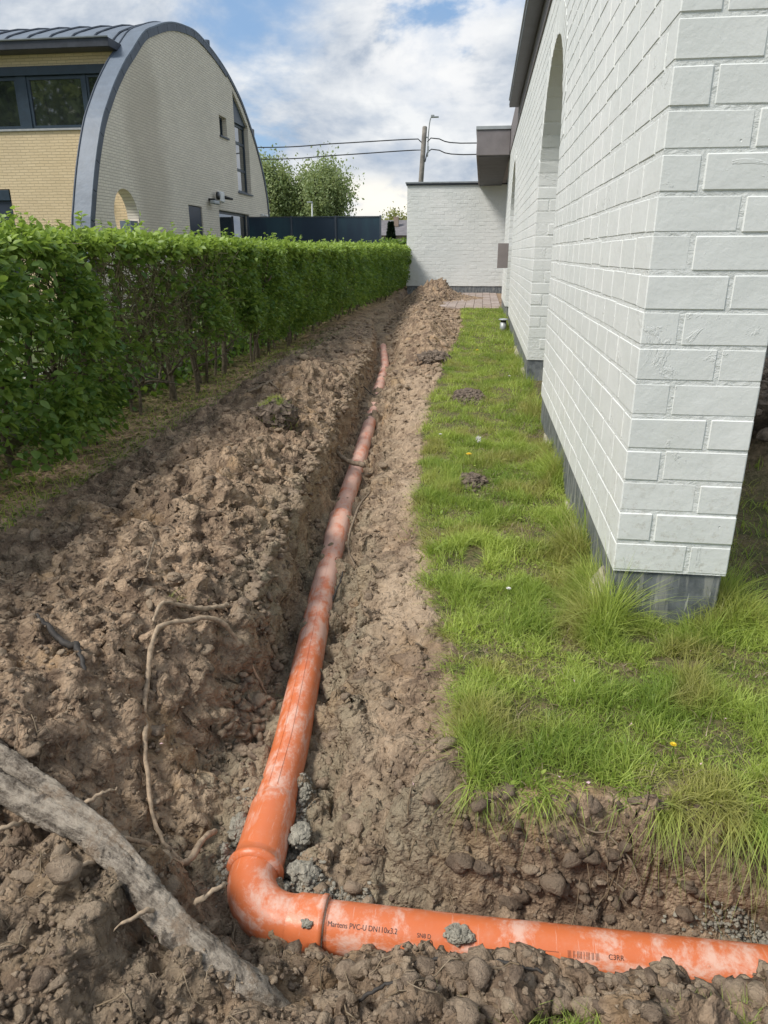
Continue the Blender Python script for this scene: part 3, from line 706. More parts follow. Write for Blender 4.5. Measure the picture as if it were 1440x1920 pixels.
# elbow: quarter arc plus socket at its right end and collar at its far end
arc = [(-.359-.12*math.cos(a), 1.255-.12*math.sin(a), ZA) for a in np.linspace(0, math.pi/2, 18)]
pipe_run(arc, RP+.0035, 'elbow')
sx0 = -.359
Ps = [(-.362, 1.135, ZA), (-.35, 1.135, ZA), (-.342, 1.135, ZA), (-.293, 1.135, ZA), (-.289, 1.135, ZA), (-.280, 1.135, ZA), (-.276, 1.135, ZA)]
pipe_run(Ps, [RP+.003, RP+.004, RP+.0075, RP+.0075, RP+.0105, RP+.0105, RP+.001], 'elbow_socket')
pipe_run([(-.2772, 1.135, ZA), (-.2745, 1.135, ZA)], [RP+.0092, RP+.0082], 'sealing_ring', mat='dark_soil')
pipe_run([(-.479, 1.25, ZA), (-.479, 1.256, ZA), (-.479, 1.266, ZA), (-.479, 1.272, ZA), (-.480, 1.30, ZA)], [RP+.004, RP+.0155, RP+.0155, RP+.0085, RP+.0075], 'elbow_collar')
# double socket sleeve
def along(y): return (float(np.interp(y, PY, PX)), y, float(np.interp(y, [1.2, 2.5, 5, 8, 12], [ZA, ZA, ZA+.005, ZA+.02, ZA+.03])))
pipe_run([along(1.275), along(1.29), along(1.33), along(1.46), along(1.475), along(1.49)], [RP+.006, RP+.008, RP+.007, RP+.007, RP+.004, RP+.0002], 'pipe_sleeve')
Ym = np.linspace(1.28, 3.34, 26); pipe_run(smooth_line([along(y) for y in Ym], 60), RP, 'pipe_section')
pipe_run([along(3.28), along(3.34), along(3.40), along(3.62), along(3.64), along(3.66), along(3.69)], [RP+.0005, RP+.006, RP+.0085, RP+.0085, RP+.013, RP+.013, RP+.003], 'pipe_socket')
Ym = np.linspace(3.6, 7.5, 40); pipe_run(smooth_line([along(y) for y in Ym], 80), RP, 'pipe_section')
pipe_run([along(7.4), along(7.46), along(7.7), along(7.72), along(7.75)], [RP, RP+.008, RP+.008, RP+.012, RP], 'pipe_socket')
Ym = np.linspace(7.7, 12.2, 40); pipe_run(smooth_line([along(y)for y in Ym], 80), RP, 'pipe_section')
# thin moulded ribs along the top of the long run
for off in (-.35, .1):
    Q = []
    for y in np.linspace(1.5, 3.3, 40):
        a = along(y); Q.append((a[0]+math.sin(off)*(RP+.0005), y, a[2]+math.cos(off)*(RP+.0005)))
    pipe_run(Q, .0011, 'mould_line', m=6)
# printing on the pipe: letters wrapped on the cylinder
def wrap_text(txt, xs, size, ang, name, squeeze=1.0):
    cu = bpy.data.curves.new('t', 'FONT'); cu.body = txt; cu.size = size; cu.extrude = 0
    o = bpy.data.objects.new('t', cu); COL.objects.link(o)
    me = bpy.data.meshes.new_from_object(o.evaluated_get(bpy.context.evaluated_depsgraph_get()))
    bpy.data.objects.remove(o); bpy.data.curves.remove(cu)
    bm = bmesh.new(); bm.from_mesh(me); bmesh.ops.triangulate(bm, faces=bm.faces[:]); bmesh.ops.subdivide_edges(bm, edges=[e for e in bm.edges if e.calc_length() > .004], cuts=1); bm.to_mesh(me); bm.free()
    for v in me.vertices:
        a = ang+v.co.y/RP; r = RP+.0007; x = xs+v.co.x*squeeze
        v.co = (x, 1.135-math.cos(a)*r+.0083*max(0, x)/1., ZA+math.sin(a)*r+.0066*max(0, x))
    me.materials.clear(); me.materials.append(M['ink']); return link(name, me, pipe)
wrap_text('Martens PVC-U DN110x3.2', -.268, .0150, .92, 'printed_lettering', .88)
wrap_text('SN8 D', -.075, .012, .90, 'printed_lettering', .9)
wrap_text('BD', .150, .012, 0.9, 'printed_lettering', .9)
wrap_text('-----------', .190, .010, 0.88, 'printed_lettering', .8)
wrap_text('||| || |||| | ||| || |||', .236, .014, 0.84, 'printed_barcode', .72)
wrap_text('C3RR', .318, .0130, 0.86, 'printed_lettering', 1.0)

# ------------------------------------------------------------------ roots, sticks, twigs
def onground(pts, lift=0.0):
    return [(x, y, gz(x, y, True)+l+lift) for x, y, l in pts]
def strand(name, P, R, mat, n=30, m=10, wob=.12, seed=1, jit=.0, parent=None, label=None, cat=None, group=None):
    P = smooth_line(P, n); r = np.random.default_rng(seed)
    P = P+r.normal(0, 1, P.shape)*jit
    R_ = np.interp(np.linspace(0, 1, n), np.linspace(0, 1, len(R)), R)*(1+.12*r.normal(0, 1, n))
    V_, F_ = tube(P, R_, m, True, wob, seed); o = MB().add(V_, F_).build(name, M[mat], parent, True)
    if label: tag(o, label, cat, group)
    return o
root = thing('large_root', 'thick pale split tree root lying across the bottom left soil', 'root', (-.8, 1.1, .05))
def rootmesh(name, P, R, n, seed, flat=.8, mat='root', amp=.25):
    P = smooth_line(P, n); R_ = np.interp(np.linspace(0, 1, n), np.linspace(0, 1, len(R)), R); m = 28
    V_, F_ = tube(P, R_, m, True, 0, seed)
    a = np.tile(np.arange(m), n)[:len(V_)]*2*np.pi/m; t_ = np.repeat(np.arange(n), m)/n*len(P)*.02
    c_ = np.repeat(P, m, 0); dlt = V_-c_
    k = 1+amp*fbm(np.cos(a)*1.2+t_*9+seed, np.sin(a)*1.2+t_*2.0, 4, seed)+.11*fbm(np.cos(a)*4+t_*40, np.sin(a)*4+t_*30, 4, seed+2)-.22*np.clip(1-np.abs(fbm(np.cos(a)*1.5+seed, np.sin(a)*1.5+t_*3, 2, 9))*9, 0, 1)
    return MB().add(c_+dlt*k[:, None], F_).build(name, M[mat], root, True)
rootmesh('root_limb', [(-1.6, 1.34, -.02), (-1.25, 1.25, .05), (-1.0, 1.135, .055), (-.86, 1.08, .055), (-.72, 1.035, .045), (-.60, .965, .01), (-.50, .905, -.02), (-.42, .875, -.045), (-.35, .862, -.08), (-.28, .85, -.15)], [.020, .022, .023, .027, .030, .030, .031, .030, .022], 190, 3, amp=.16)
rootmesh('root_limb', [(-1.5, 1.42, .0), (-1.22, 1.315, .06), (-1.0, 1.19, .065), (-.90, 1.135, .07), (-.78, 1.075, .07), (-.68, 1.03, .06), (-.60, .99, .03)], [.014, .017, .021, .023, .018, .006], 90, 5, amp=.22)
for i, (a_, b_) in enumerate((((-.70, 1.0, .02), (-.78, .92, .03)), ((-.9, 1.07, .03), (-.98, .98, .03)), ((-.55, .93, .0), (-.60, .86, .02)), ((-.48, .94, .01), (-.44, 1.0, .0)), ((-.8, 1.08, .06), (-.74, 1.16, .05)))):
    m_ = ((a_[0]+b_[0])/2+.02, (a_[1]+b_[1])/2, (a_[2]+b_[2])/2+.02); strand('rootlet', [a_, m_, b_], [.006, .004, .0015], 'pale_twig', 16, 6, .2, 60+i, .002, parent=root)
strand('long_thin_root', onground([(-.65, 1.98, .03), (-.76, 1.92, .045), (-.85, 1.81, .045), (-.90, 1.73, .045), (-.89, 1.60, .035), (-.84, 1.48, .035), (-.78, 1.36, .035), (-.72, 1.29, .03), (-.65, 1.25, .02)]), [.003, .006, .0075, .008, .0065, .006, .004], 'pale_twig', 60, 10, .15, 4, .0015, label='long thin pale root curving down the soil heap left of the pipe', cat='root')
strand('root_branch', onground([(-.80, 2.05, .02), (-.86, 1.95, .045), (-.92, 1.84, .04), (-.92, 1.76, .03)]), [.008, .009, .007, .004], 'pale_twig', 30, 10, .2, 6, .002, label='short thick root piece beside the top of the long thin root', cat='root')
strand('curved_root', onground([(-.615, 1.36, .045), (-.62, 1.30, .05), (-.64, 1.22, .05), (-.68, 1.15, .04), (-.72, 1.10, .03)]), [.007, .008, .0075, .004], 'pale_twig', 34, 10, .15, 9, .001, label='curved brown root stub above the big split root', cat='root')
strand('dark_twig', onground([(-1.22, 1.66, .01), (-1.12, 1.62, .02), (-1.05, 1.57, .02), (-1.0, 1.51, .0)]), [.004, .010, .009, .004], 'black_twig', 30, 8, .2, 12, .002, label='black charred twig on the soil heap at the far left', cat='twig')
stick = strand('broken_stick', [(-1.14, 4.60, gz(-1.14, 4.6)+.02), (-.95, 4.50, -.045), (-.84, 4.45, -.13), (-.70, 4.40, -.145)], [.008, .009, .016, .018], 'twig', 30, 10, .2, 14, .002, label='broken stick lying across the orange pipe in the trench', cat='stick')
tw = thing('forked_branch', 'pale forked branch lying on the heap near the hedge', 'branch', (-1.6, 5.5, .1))
g0 = gz(-1.62, 5.45)+.05
strand('stem', [(-1.72, 5.2, g0), (-1.62, 5.45, g0+.04), (-1.55, 5.75, g0+.07), (-1.50, 6.0, g0+.1)], [.012, .013, .010, .005], 'twig', 24, 8, .2, 15, .003, parent=tw)
strand('side_shoot', [(-1.62, 5.45, g0+.04), (-1.74, 5.5, g0+.02), (-1.88, 5.48, g0)], [.010, .008, .004], 'twig', 16, 8, .2, 16, .003, parent=tw)
strand('side_shoot', [(-1.62, 5.45, g0+.04), (-1.55, 5.35, g0+.02), (-1.46, 5.3, g0)], [.009, .006, .003], 'twig', 14, 8, .2, 17, .003, parent=tw)
for i, (pts, R_, mt, lab) in enumerate([
    ([(-1.42, 6.4, .03), (-1.28, 6.5, .07), (-1.16, 6.45, .05), (-1.13, 6.2, -.1)], [.006, .006, .005, .003], 'twig', 'pale bent twig hooked over the left edge of the far trench'),
    ([(-.93, 6.9, .06), (-1.0, 6.85, .04), (-1.12, 6.9, .03)], [.003, .004, .004], 'black_twig', 'thin dark twig bridging the far trench'),
    ([(-.52, 2.95, .03), (-.60, 3.2, .05), (-.62, 3.6, .06), (-.60, 4.0, .05)], [.004, .006, .007, .005], 'twig', 'long thin brown root along the right bank beside the socket'),
    ([(-.58, 2.6, .01), (-.56, 2.75, .02), (-.57, 2.9, .03)], [.004, .005, .004], 'black_twig', 'short dark root hugging the right side of the pipe'),
    ([(-1.13, 2.25, .02), (-1.10, 2.12, .03), (-1.07, 1.98, .01)], [.004, .004, .003], 'twig', 'short pale twig upright on the left heap'),
    ([(-1.25, 2.45, .02), (-1.17, 2.35, .02), (-1.10, 2.28, .01)], [.002, .003, .002], 'twig', 'fine pale twig left of the heap crest'),
    ([(-.05, .96, .006), (-.02, .965, .008), (.03, .965, .01), (.10, .955, .01), (.16, .93, .004)], [.003, .004, .004, .004, .003], 'black_twig', 'dark curved twig on the clods in front of the pipe'),
    ([(-.16, .86, .02), (-.12, .87, .03), (-.06, .88, .02)], [.003, .004, .002], 'black_twig', 'small black stick at the bottom middle of the soil')]):
    strand('twig', onground(pts), R_, mt, 20, 6, .2, 20+i, .0012, label=lab, cat='twig')
rs = MB()
for pts in ([(.30, 1.285, -.12), (.34, 1.27, -.16), (.40, 1.25, -.20)], [(.33, 1.29, -.06), (.38, 1.26, -.10), (.40, 1.24, -.15)], [(.22, 1.32, -.02), (.3, 1.28, -.05), (.38, 1.30, -.03)]):
    rs.tube(smooth_line(pts, 14), np.linspace(.003, .0012, 14), 6, True, .2, 3)
tag(rs.build('bank_root', M['twig'], None, True), 'torn pale root ends sticking out of the bank under the grass', 'root')
# hair roots over the soil: stuff
hr = MB(); r = np.random.default_rng(5)
for i in range(420):
    if i < 300: x, y = r.uniform(-1.9, .1), 1.0+4.5*r.random()**1.5
    else: x, y = r.uniform(-.1, .9), r.uniform(1.22, 1.36)
    if i >= 360: x, y = r.uniform(-.95, .1), r.uniform(.75, 1.0)
    L = r.uniform(.02, .13); a = r.uniform(0, 6.28); k = 7; P = []
    for q in range(k):
        s = q/(k-1)*L; a += r.normal(0, .35); x += math.cos(a)*L/k; y += math.sin(a)*L/k; P.append([x, y, 0])
    P = np.array(P); P[:, 2] = ground(P[:, 0], P[:, 1])[0]+.006+.012*np.sin(np.linspace(0, 3.14, k))*r.random()
    hr.tube(P, r.uniform(.0005, .0017), 4, False)
me = hr.mesh('hair_roots', M['straw'], True); at = me.attributes.new('tone', 'FLOAT', 'POINT'); at.data.foreach_set('value', np.repeat(r.random(len(me.vertices)//28+1), 28)[:len(me.vertices)].astype(np.float32))
tag(link('hair_roots', me), 'fine pale root fibres scattered over the dug soil', 'roots', kind='stuff')

# ------------------------------------------------------------------ clods
def ico(sub):
    bm = bmesh.new(); bmesh.ops.create_icosphere(bm, subdivisions=sub, radius=1)
    Vb = np.array([v.co for v in bm.verts]); Fb = np.array([[v.index for v in f.verts] for f in bm.faces]); bm.free(); return Vb, Fb
def scatter_blobs(name, N, sampler, rad, sub, mat, seed, sink=.35, label=None, cat=None, amp=.35, smooth=False, tone=None):
    r = np.random.default_rng(seed); Vb, Fb = ico(sub); x, y = sampler(r, N); n = len(x)
    R_ = rad(r, n, x, y); z = ground(x, y)[0]
    k = 1+amp*r.normal(0, 1, (n, len(Vb), 1)).clip(-1.6, 1.6)*(.5 if sub > 1 else .8)
    if sub > 1:
        pn = r.normal(0, 1, (n, 9, 3)); pn /= np.linalg.norm(pn, axis=2)[..., None]; pd = r.uniform(.38, .85, (n, 9))
        dt = np.einsum('njk,vk->nvj', pn, Vb); rad_ = np.where(dt > .05, pd[:, None]/np.maximum(dt, .05), 9).min(2)
        k = (np.minimum(rad_, 1.15)*(1+.09*r.normal(0, 1, (n, len(Vb))).clip(-2, 2)))[..., None]*1.15
    sc_ = np.stack([r.uniform(.7, 1.3, n), r.uniform(.7, 1.3, n), r.uniform(.5, .9, n)], 1)*R_[:, None]
    P = Vb[None]*k*sc_[:, None, :]; a = r.random(n)*6.28; ca, sa = np.cos(a)[:, None], np.sin(a)[:, None]
    P = np.stack([P[..., 0]*ca-P[..., 1]*sa, P[..., 0]*sa+P[..., 1]*ca, P[..., 2]], -1)
    P += np.stack([x, y, z+R_*(.6-sink)], 1)[:, None]
    Fa = (Fb[None]+np.arange(n)[:, None, None]*len(Vb)).reshape(-1, 3)
    me = mesh_np(name, P.reshape(-1, 3), Fa, M[mat], smooth, {'tone': np.repeat(r.random(n), len(Vb))})
    return tag(link(name, me), label, cat, kind='stuff')
def soil_sampler(ymin, ymax, xr=(-1.95, .95), pw=1.6, lim=.35):
    def f(r, N):
        y = ymin+(ymax-ymin)*r.random(N*3)**pw; x = r.uniform(xr[0], xr[1], N*3)
        d = x-np.interp(y, PY, PX); xg = np.interp(y, GY, GX)
        ok = ((x < xg) | (y < 1.27)) & ~((x > .1) & (y < .88))
        ok &= ~((np.abs(d) < .085) & (y > 1.12)) & ~((y > 1.04) & (y < 1.215) & (x > -.5))
        keep = np.where((d > .25) & (y > 1.5) & (y < 7), r.random(N*3) < lim, True) & np.where(x < -1.75+.0*y, r.random(N*3) < .3, True)
        ok &= keep; return x[ok][:N], y[ok][:N]
    return f
scatter_blobs('soil_clods', 2200, soil_sampler(.6, 7.5), lambda r, n, x, y: .006+.022*r.random(n)**4, 2, 'clod', 41, sink=.55, label='brown soil clods covering the dug heaps', cat='soil')
scatter_blobs('soil_crumbs', 24000, soil_sampler(.6, 6), lambda r, n, x, y: .002+.006*r.random(n)**2.5, 1, 'clod', 42, label='small brown soil crumbs strewn over the trench sides', cat='soil')
scatter_blobs('far_soil_clods', 2200, soil_sampler(6.5, 20.5, (-2.2, .0), 1.0, 1), lambda r, n, x, y: .012+.035*r.random(n)**3, 1, 'clod', 43, label='soil clods on the distant spoil mounds', cat='soil')
def wall_s(r, N):
    y = 1.7+7.5*r.random(N)**1.5; return np.interp(y, PY, PX)-r.uniform(.09, .21, N), y
scatter_blobs('trench_wall_clods', 2600, wall_s, lambda r, n, x, y: .005+.020*r.random(n)**2.5, 2, 'clod', 47, sink=.6, label='soil clods clinging to the left wall of the long trench', cat='soil')
def bank_s(r, N):
    x = r.uniform(.0, 1.1, N); y = r.uniform(1.235, 1.32, N); return x, y
scatter_blobs('bank_clods', 300, bank_s, lambda r, n, x, y: .006+.020*r.random(n)**2.8, 2, 'shade_clod', 44, sink=.75, label='dark clods with painted shade on the cut bank below the lawn', cat='soil')
def front_s(r, N):
    x = r.uniform(-.25, .95, N); y = r.uniform(.84, 1.01, N); y = np.where((x < -.08) | ((x > .14) & (x < .36)), y-.05, y); return x, y
scatter_blobs('front_clods', 420, front_s, lambda r, n, x, y: .006+.018*r.random(n)**2.5, 2, 'clod', 45, sink=.55, label='lumpy clods heaped against the front of the pipe', cat='soil')
def sand_s(r, N):
    c = [(-.36, 1.26, .025, .02), (-.30, 1.235, .03, .012), (-.395, 1.32, .012, .05), (-.41, 1.40, .01, .04), (-.565, 1.36, .012, .05), (-.56, 1.30, .01, .04), (-.42, 1.53, .01, .02), (-.25, 1.225, .03, .008), (.62, 1.232, .05, .006)]
    k = r.integers(0, len(c), N); c = np.array(c); return c[k, 0]+r.normal(0, 1, N)*c[k, 2], c[k, 1]+r.normal(0, 1, N)*c[k, 3]
scatter_blobs('sand_crumbs', 3800, sand_s, lambda r, n, x, y: .0014+.006*r.random(n)**2.5, 1, 'sand', 46, sink=.1, label='grey wet sand crumbs packed around the elbow', cat='sand', smooth=True)
def lump(name, c, r_, mat, seed, label, cat, n=60, fine=.25, group=None):
    mb = MB(); rr = np.random.default_rng(seed)
    Vb, Fb = blob(c, r_, seed, 3, .45); mb.add(Vb, Fb)
    for i in range(n):
        a = rr.random()*6.28; q = rr.random()**.5; p = (c[0]+math.cos(a)*q*r_[0], c[1]+math.sin(a)*q*r_[1], c[2]+r_[2]*math.sqrt(max(0, 1-q*q))*.85)
        s = min(r_)*fine*(.5+rr.random()); Vb, Fb = blob(p, (s, s*(.7+.6*rr.random()), s*.8), seed+i, 1, .5); mb.add(Vb, Fb)
    return tag(mb.build(name, M[mat], None, False), label, cat, group)
lump('sand_lump', (.012, 1.112, -.20), (.030, .022, .012), 'sand', 3, 'grey crumbly sand lump sitting on top of the orange pipe', 'sand', 60, .45)
lump('sand_lump', (-.312, 1.098, -.200), (.013, .010, .006), 'sand', 4, 'tiny grey sand smear on the elbow socket ring', 'sand', 14, .5)
lump('sand_lump', (-.395, 1.375, -.245), (.022, .035, .022), 'sand', 13, 'grey sand clump on the right of the pipe sleeve', 'sand', 90, .4)
lump('sand_lump', (-.365, 1.275, -.255), (.036, .022, .020), 'sand', 14, 'grey sand clump tucked in the inner corner of the elbow', 'sand', 90, .4)
lump('sand_lump', (-.565, 1.40, -.26), (.020, .038, .022), 'sand', 15, 'grey sand clump on the left of the pipe sleeve', 'sand', 80, .4)
lump('sand_lump', (-.80, 2.32, .09), (.022, .022, .02), 'sand', 16, 'small pale lump on the edge of the left heap', 'sand', 30, .4) if 0 else None
sod = thing('grass_sod', 'upturned clump of turf resting on the soil heap left of the trench', 'sod', (-1.27, 4.3, .1))
zs_ = gz(-1.27, 4.33); Vb, Fb = blob((-1.27, 4.33, zs_+.10), (.14, .12, .10), 5, 4, .16); Vb = Vb+.010*BR.normal(0, 1, Vb.shape); MB().add(Vb, Fb).build('soil_clump', M['dark_soil'], sod, False)
def heap(name, c, r_, seed, label, n=260, mat='dark_soil', cs=.012):
    mb = MB(); rr = np.random.default_rng(seed); z0 = gz(c[0], c[1])
    Vb, Fb = blob((c[0], c[1], z0), (r_[0], r_[1], r_[2]), seed, 3, .3); mb.add(Vb, Fb)
    for i in range(n):
        a = rr.random()*6.28; q = rr.random()**.6*1.08; h = r_[2]*math.sqrt(max(0, 1-min(1, q)**2))
        s = cs*(.5+1.2*rr.random()**2); Vb, Fb = blob((c[0]+math.cos(a)*q*r_[0], c[1]+math.sin(a)*q*r_[1], z0+h+s*.2), (s, s, s*.8), i, 1, .5); mb.add(Vb, Fb)
    return tag(mb.build(name, M[mat]), label, 'soil heap')
heap('soil_heap', (-.07, 5.95), (.14, .30, .055), 7, 'small dark crumbly molehill heap alone on the lawn', 300, cs=.016)
heap('soil_heap', (-.01, 3.56), (.075, .13, .035), 9, 'flat brown soil heap on the lawn nearer the camera', 200, cs=.011)
heap('soil_heap', (1.62, 4.35), (.5, .6, .26), 11, 'dark soil heap in the porch behind the nearest pillar', 500, cs=.03)
heap('soil_heap', (-.50, 8.15), (.20, .22, .09), 13, 'dark clod heap where the far spoil meets the lawn', 240, cs=.022)

# ------------------------------------------------------------------ grass
def blades(r, x, y, z, h, wd, lean, tone, seg=3, dirb=None, dr_=.35):
    n = len(x); a = r.random(n)*6.28 if dirb is None else dirb
    f = r.random(n)*6.28; lx, ly = np.cos(a), np.sin(a); sxx, syy = -np.sin(f), np.cos(f)
    out = []
    for i in range(seg+1):
        t = i/seg; off = lean*h*t**1.8; zz = z+h*(t-dr_*lean*t*t*np.minimum(lean, 1.6)); w_ = wd*(1-t**1.6)
        cx = x+lx*off; cy_ = y+ly*off
        if i < seg: out += [np.stack([cx-sxx*w_, cy_-syy*w_, zz], 1), np.stack([cx+sxx*w_, cy_+syy*w_, zz], 1)]
        else: out.append(np.stack([cx, cy_, zz], 1))
    k = 2*seg+1; P = np.stack(out, 1); base = np.arange(n)[:, None]*k
    q = [base+np.array([[2*i, 2*i+1, 2*i+3, 2*i+2]]) for i in range(seg-1)]
    tri = base+np.array([[2*seg-2, 2*seg-1, 2*seg]])
    return P.reshape(-1, 3), np.concatenate(q) if q else np.zeros((0, 4), int), tri, np.repeat(tone, k)
def make_grass(name, parts, label, mat='grass', cat='grass', parent=None):
    Vs, Q, T, A = [], [], [], []; o = 0
    for P, q, t, a in parts:
        Vs.append(P); Q.append(q+o); T.append(t+o); A.append(a); o += len(P)
    Q = np.concatenate(Q); T = np.concatenate(T)
    VV = np.concatenate(Vs); dn = fbm(VV[:, 0]*3.3, VV[:, 1]*3.3, 3, 91); dry = np.clip((dn-.12)*1.4, 0, .6)*(VV[:, 1] < 9)*(mat == 'grass')
    me = mesh_np(name, VV, [Q, T], M[mat], False, {'tone': np.concatenate(A), 'dry': dry})
    ob = link(name, me, parent); tag(ob, label, cat, kind='stuff'); return ob
def lawn_pts(r, N, y0, y1, x0, x1, thr=None, pw=1.0):
    y = y0+(y1-y0)*r.random(N)**pw; x = r.uniform(x0, x1, N)
    xg = np.interp(y, GY, GX)+.045*perlin(y*2.5, x*0+8.1, 3)+.03*perlin(y*7, x*0+2.2, 9)+.03*r.normal(0, 1, N)
    ok = (x > xg) & ~((x > X0+.01) & (x < X1-.01) & (y > YW0+.01) & (y < 17) & ~((y > 5.15) & (y < 6.95)))
    dens = .5+.8*fbm(x*4, y*4, 3, 51)
    for hx, hy, rx, ry in ((-.07, 5.95, .12, .27), (-.01, 3.56, .06, .11), (.02, 2.62, .05, .12), (1.62, 4.35, .6, .7), (.52, 2.02, .07, .035), (.62, 1.9, .1, .04)):
        ok &= ((x-hx)/rx)**2+((y-hy)/ry)**2 > r.uniform(.7, 1.1, N)
    ok &= r.random(N) < np.clip(dens+.5, .3, 1)
    ok &= y > 1.325-.03*(x > .42)+.045*perlin(x*6, x*0+4.4, 8)+.07*np.exp(-((x-.31)/.06)**2)
    return x[ok], y[ok]
r = np.random.default_rng(77); parts = []
def gpart(N, y0, y1, x0, x1, hm, wd, seg, pw=1.0, seed=0):
    x, y = lawn_pts(r, N, y0, y1, x0, x1, pw=pw); n = len(x); z = ground(x, y, False)[0]-.006
    wallclose = np.exp(-np.maximum(X0-x, 0)/.09)*(y > 2.0)*(x < X0+.05)+np.exp(-np.abs(x-X1-.05)/.10)*(y > 2.0)*(x > X1-.05)+np.exp(-np.abs(y-2.1)/.06)*(x > X0-.1)*(x < X1+.15)*.35
    clump = np.clip(.8+1.2*fbm(x*5, y*5, 3, 61), .35, 1.9)
    h = hm*(.45+.9*r.random(n))*clump*(1+2.0*wallclose*np.clip(.4+1.5*perlin(y*2.1, x*0+.3, 5), .1, 1.3)); lean = r.uniform(.15, 1.3, n)
    tone = np.clip(.5+.5*fbm(x*2.2, y*2.2, 3, 71)+r.normal(0, .2, n), 0, 1)
    return blades(r, x, y, z, h, wd*(.7+.6*r.random(n)), lean, tone, seg)
parts.append(gpart(78000, 1.27, 2.35, -.1, 1.25, .050, .0016, 3))
parts.append(gpart(62000, 2.3, 4.6, -.35, .50, .052, .0020, 3))
parts.append(gpart(17000, 2.1, 7.0, .78, 2.6, .055, .0025, 2))
parts.append(gpart(44000, 4.5, 9, -.5, .50, .045, .0025, 2))
parts.append(gpart(22000, 8.9, 16.25, -.45, .50, .045, .0045, 2))
make_grass('lawn_grass', parts, 'short uneven green lawn grass between the trench and the white wall')
# drooping fringe over the bank
parts = []
N = 6500; x = r.uniform(.02, 1.2, N)**1.0; y = 1.325-.03*(x > .42)+.045*perlin(x*6, x*0+4.4, 8)+.07*np.exp(-((x-.31)/.06)**2)+r.normal(0, .016, N); z = ground(x, np.maximum(y, 1.37), False)[0]-.006
den = (perlin(x*9, x*0+1, 2)+.35*r.normal(0, 1, N) > -.05) & (r.random(N) > .9*np.exp(-((x-.31)/.05)**2)); x, y, z = x[den], y[den], z[den]; n = len(x)
a = -math.pi/2+r.normal(0, .7, n)
parts.append(blades(r, x, y, z, .025+(.055+.045*(x > .42))*r.random(n)**1.5, .0015*(.7+.6*r.random(n)), r.uniform(.7, 1.9, n), np.clip(r.normal(.5, .25, n), 0, 1), 4, a, .72))
N = 1500; y = r.uniform(1.38, 3.6, N); x = np.interp(y, GY, GX)+.045*perlin(y*2.5, y*0+8.1, 3)+.03*perlin(y*7, y*0+2.2, 9)+r.normal(0, .02, N)+.01; z = ground(x+.03, y, False)[0]-.004
a = math.pi+r.normal(0, .8, N)
parts.append(blades(r, x, y, z, .02+.035*r.random(N), .0014*(.7+.6*r.random(N)), r.uniform(.8, 1.8, N), np.clip(r.normal(.5, .25, N), 0, 1), 4, a))
make_grass('bank_grass', parts, 'long grass fringe drooping over the edge of the dug bank')
parts = []
for cx, cy_, sxx, syy, n in ((.24, .845, .11, .02, 900), (.50, .87, .07, .03, 700), (-.97, 2.02, .035, .05, 90), (-1.27, 4.33, .075, .065, 1500), (.08, .86, .03, .015, 160), (-1.25, 8.2, .12, .25, 260), (-.92, 8.7, .10, .25, 260), (-.62, 1.97, .03, .02, 40)):
    x = cx+r.normal(0, sxx, n); y = cy_+r.normal(0, syy, n); z = ground(x, y, False)[0]
    if cx == -1.27: z = z+.195*np.sqrt(np.clip(1-((x-cx)/.145)**2-((y-cy_)/.125)**2, 0, 1))
    parts.append(blades(r, x, y, z, .02+.04*r.random(n), .0013+0*x, r.uniform(.3, 1.6, n), np.clip(r.normal(.45, .25, n), 0, 1), 3))
make_grass('grass_tufts', parts, 'stray grass tufts growing on the dug soil and at the bottom edge')
# dry thatch
x, y = lawn_pts(r, 8000, 1.3, 5, -.3, 1.2); n = len(x); z = ground(x, y, False)[0]+.004
P = blades(r, x, y, z, .02+.035*r.random(n), .0012+0*x, r.uniform(1.2, 2.2, n), r.random(n), 3); make_grass('dry_grass', [P], 'dry straw coloured thatch lying among the lawn grass', 'straw')

# broad weed leaves in the lawn, small flowers and petals
def leaf_unit(k=6, fold=.12, wide=.32):
    """ovate leaf along +y, length 1"""
    prof = [(0, .02), (.18, wide*.75), (.42, wide), (.7, wide*.72), (.88, wide*.35)]
    V_ = [(0, 0, 0)]
    for y_, w_ in prof[1:]: V_ += [(-w_, y_, fold*w_/wide-.06*y_*y_), (0, y_, -.06*y_*y_), (w_, y_, fold*w_/wide-.06*y_*y_)]
    V_.append((0, 1, -.09)); F_ = [(0, 2, 1), (0, 3, 2)]
    for i in range(3):
        b_ = 1+i*3; F_ += [(b_, b_+1, b_+4, b_+3), (b_+1, b_+2, b_+5, b_+4)]
    F_ += [(10, 11, 13), (11, 12, 13)]
    return np.array(V_, float), F_
LV, LF = leaf_unit()
LQ = np.array([f for f in LF if len(f) == 4]); LT = np.array([f for f in LF if len(f) == 3])
SV = np.array([(0, 0, 0), (-.3, .45, .08), (.3, .45, .08), (0, 1, -.05), (0, .45, 0)]); ST = np.array([(0, 4, 1), (0, 2, 4), (1, 4, 3), (4, 2, 3)])
def rotmats(dirs, roll):
    """frames whose y axis = dirs (leaf axis), z roughly = normal"""
    y_ = dirs/np.linalg.norm(dirs, axis=1)[:, None]
    ref = np.tile(np.array([0, 0, 1.]), (len(y_), 1)); ref[np.abs(y_[:, 2]) > .95] = (1, 0, 0)
    x_ = np.cross(y_, ref); x_ /= np.linalg.norm(x_, axis=1)[:, None]; z_ = np.cross(x_, y_)
    c, s = np.cos(roll)[:, None], np.sin(roll)[:, None]
    return np.stack([x_*c+z_*s, y_, -x_*s+z_*c], 2)
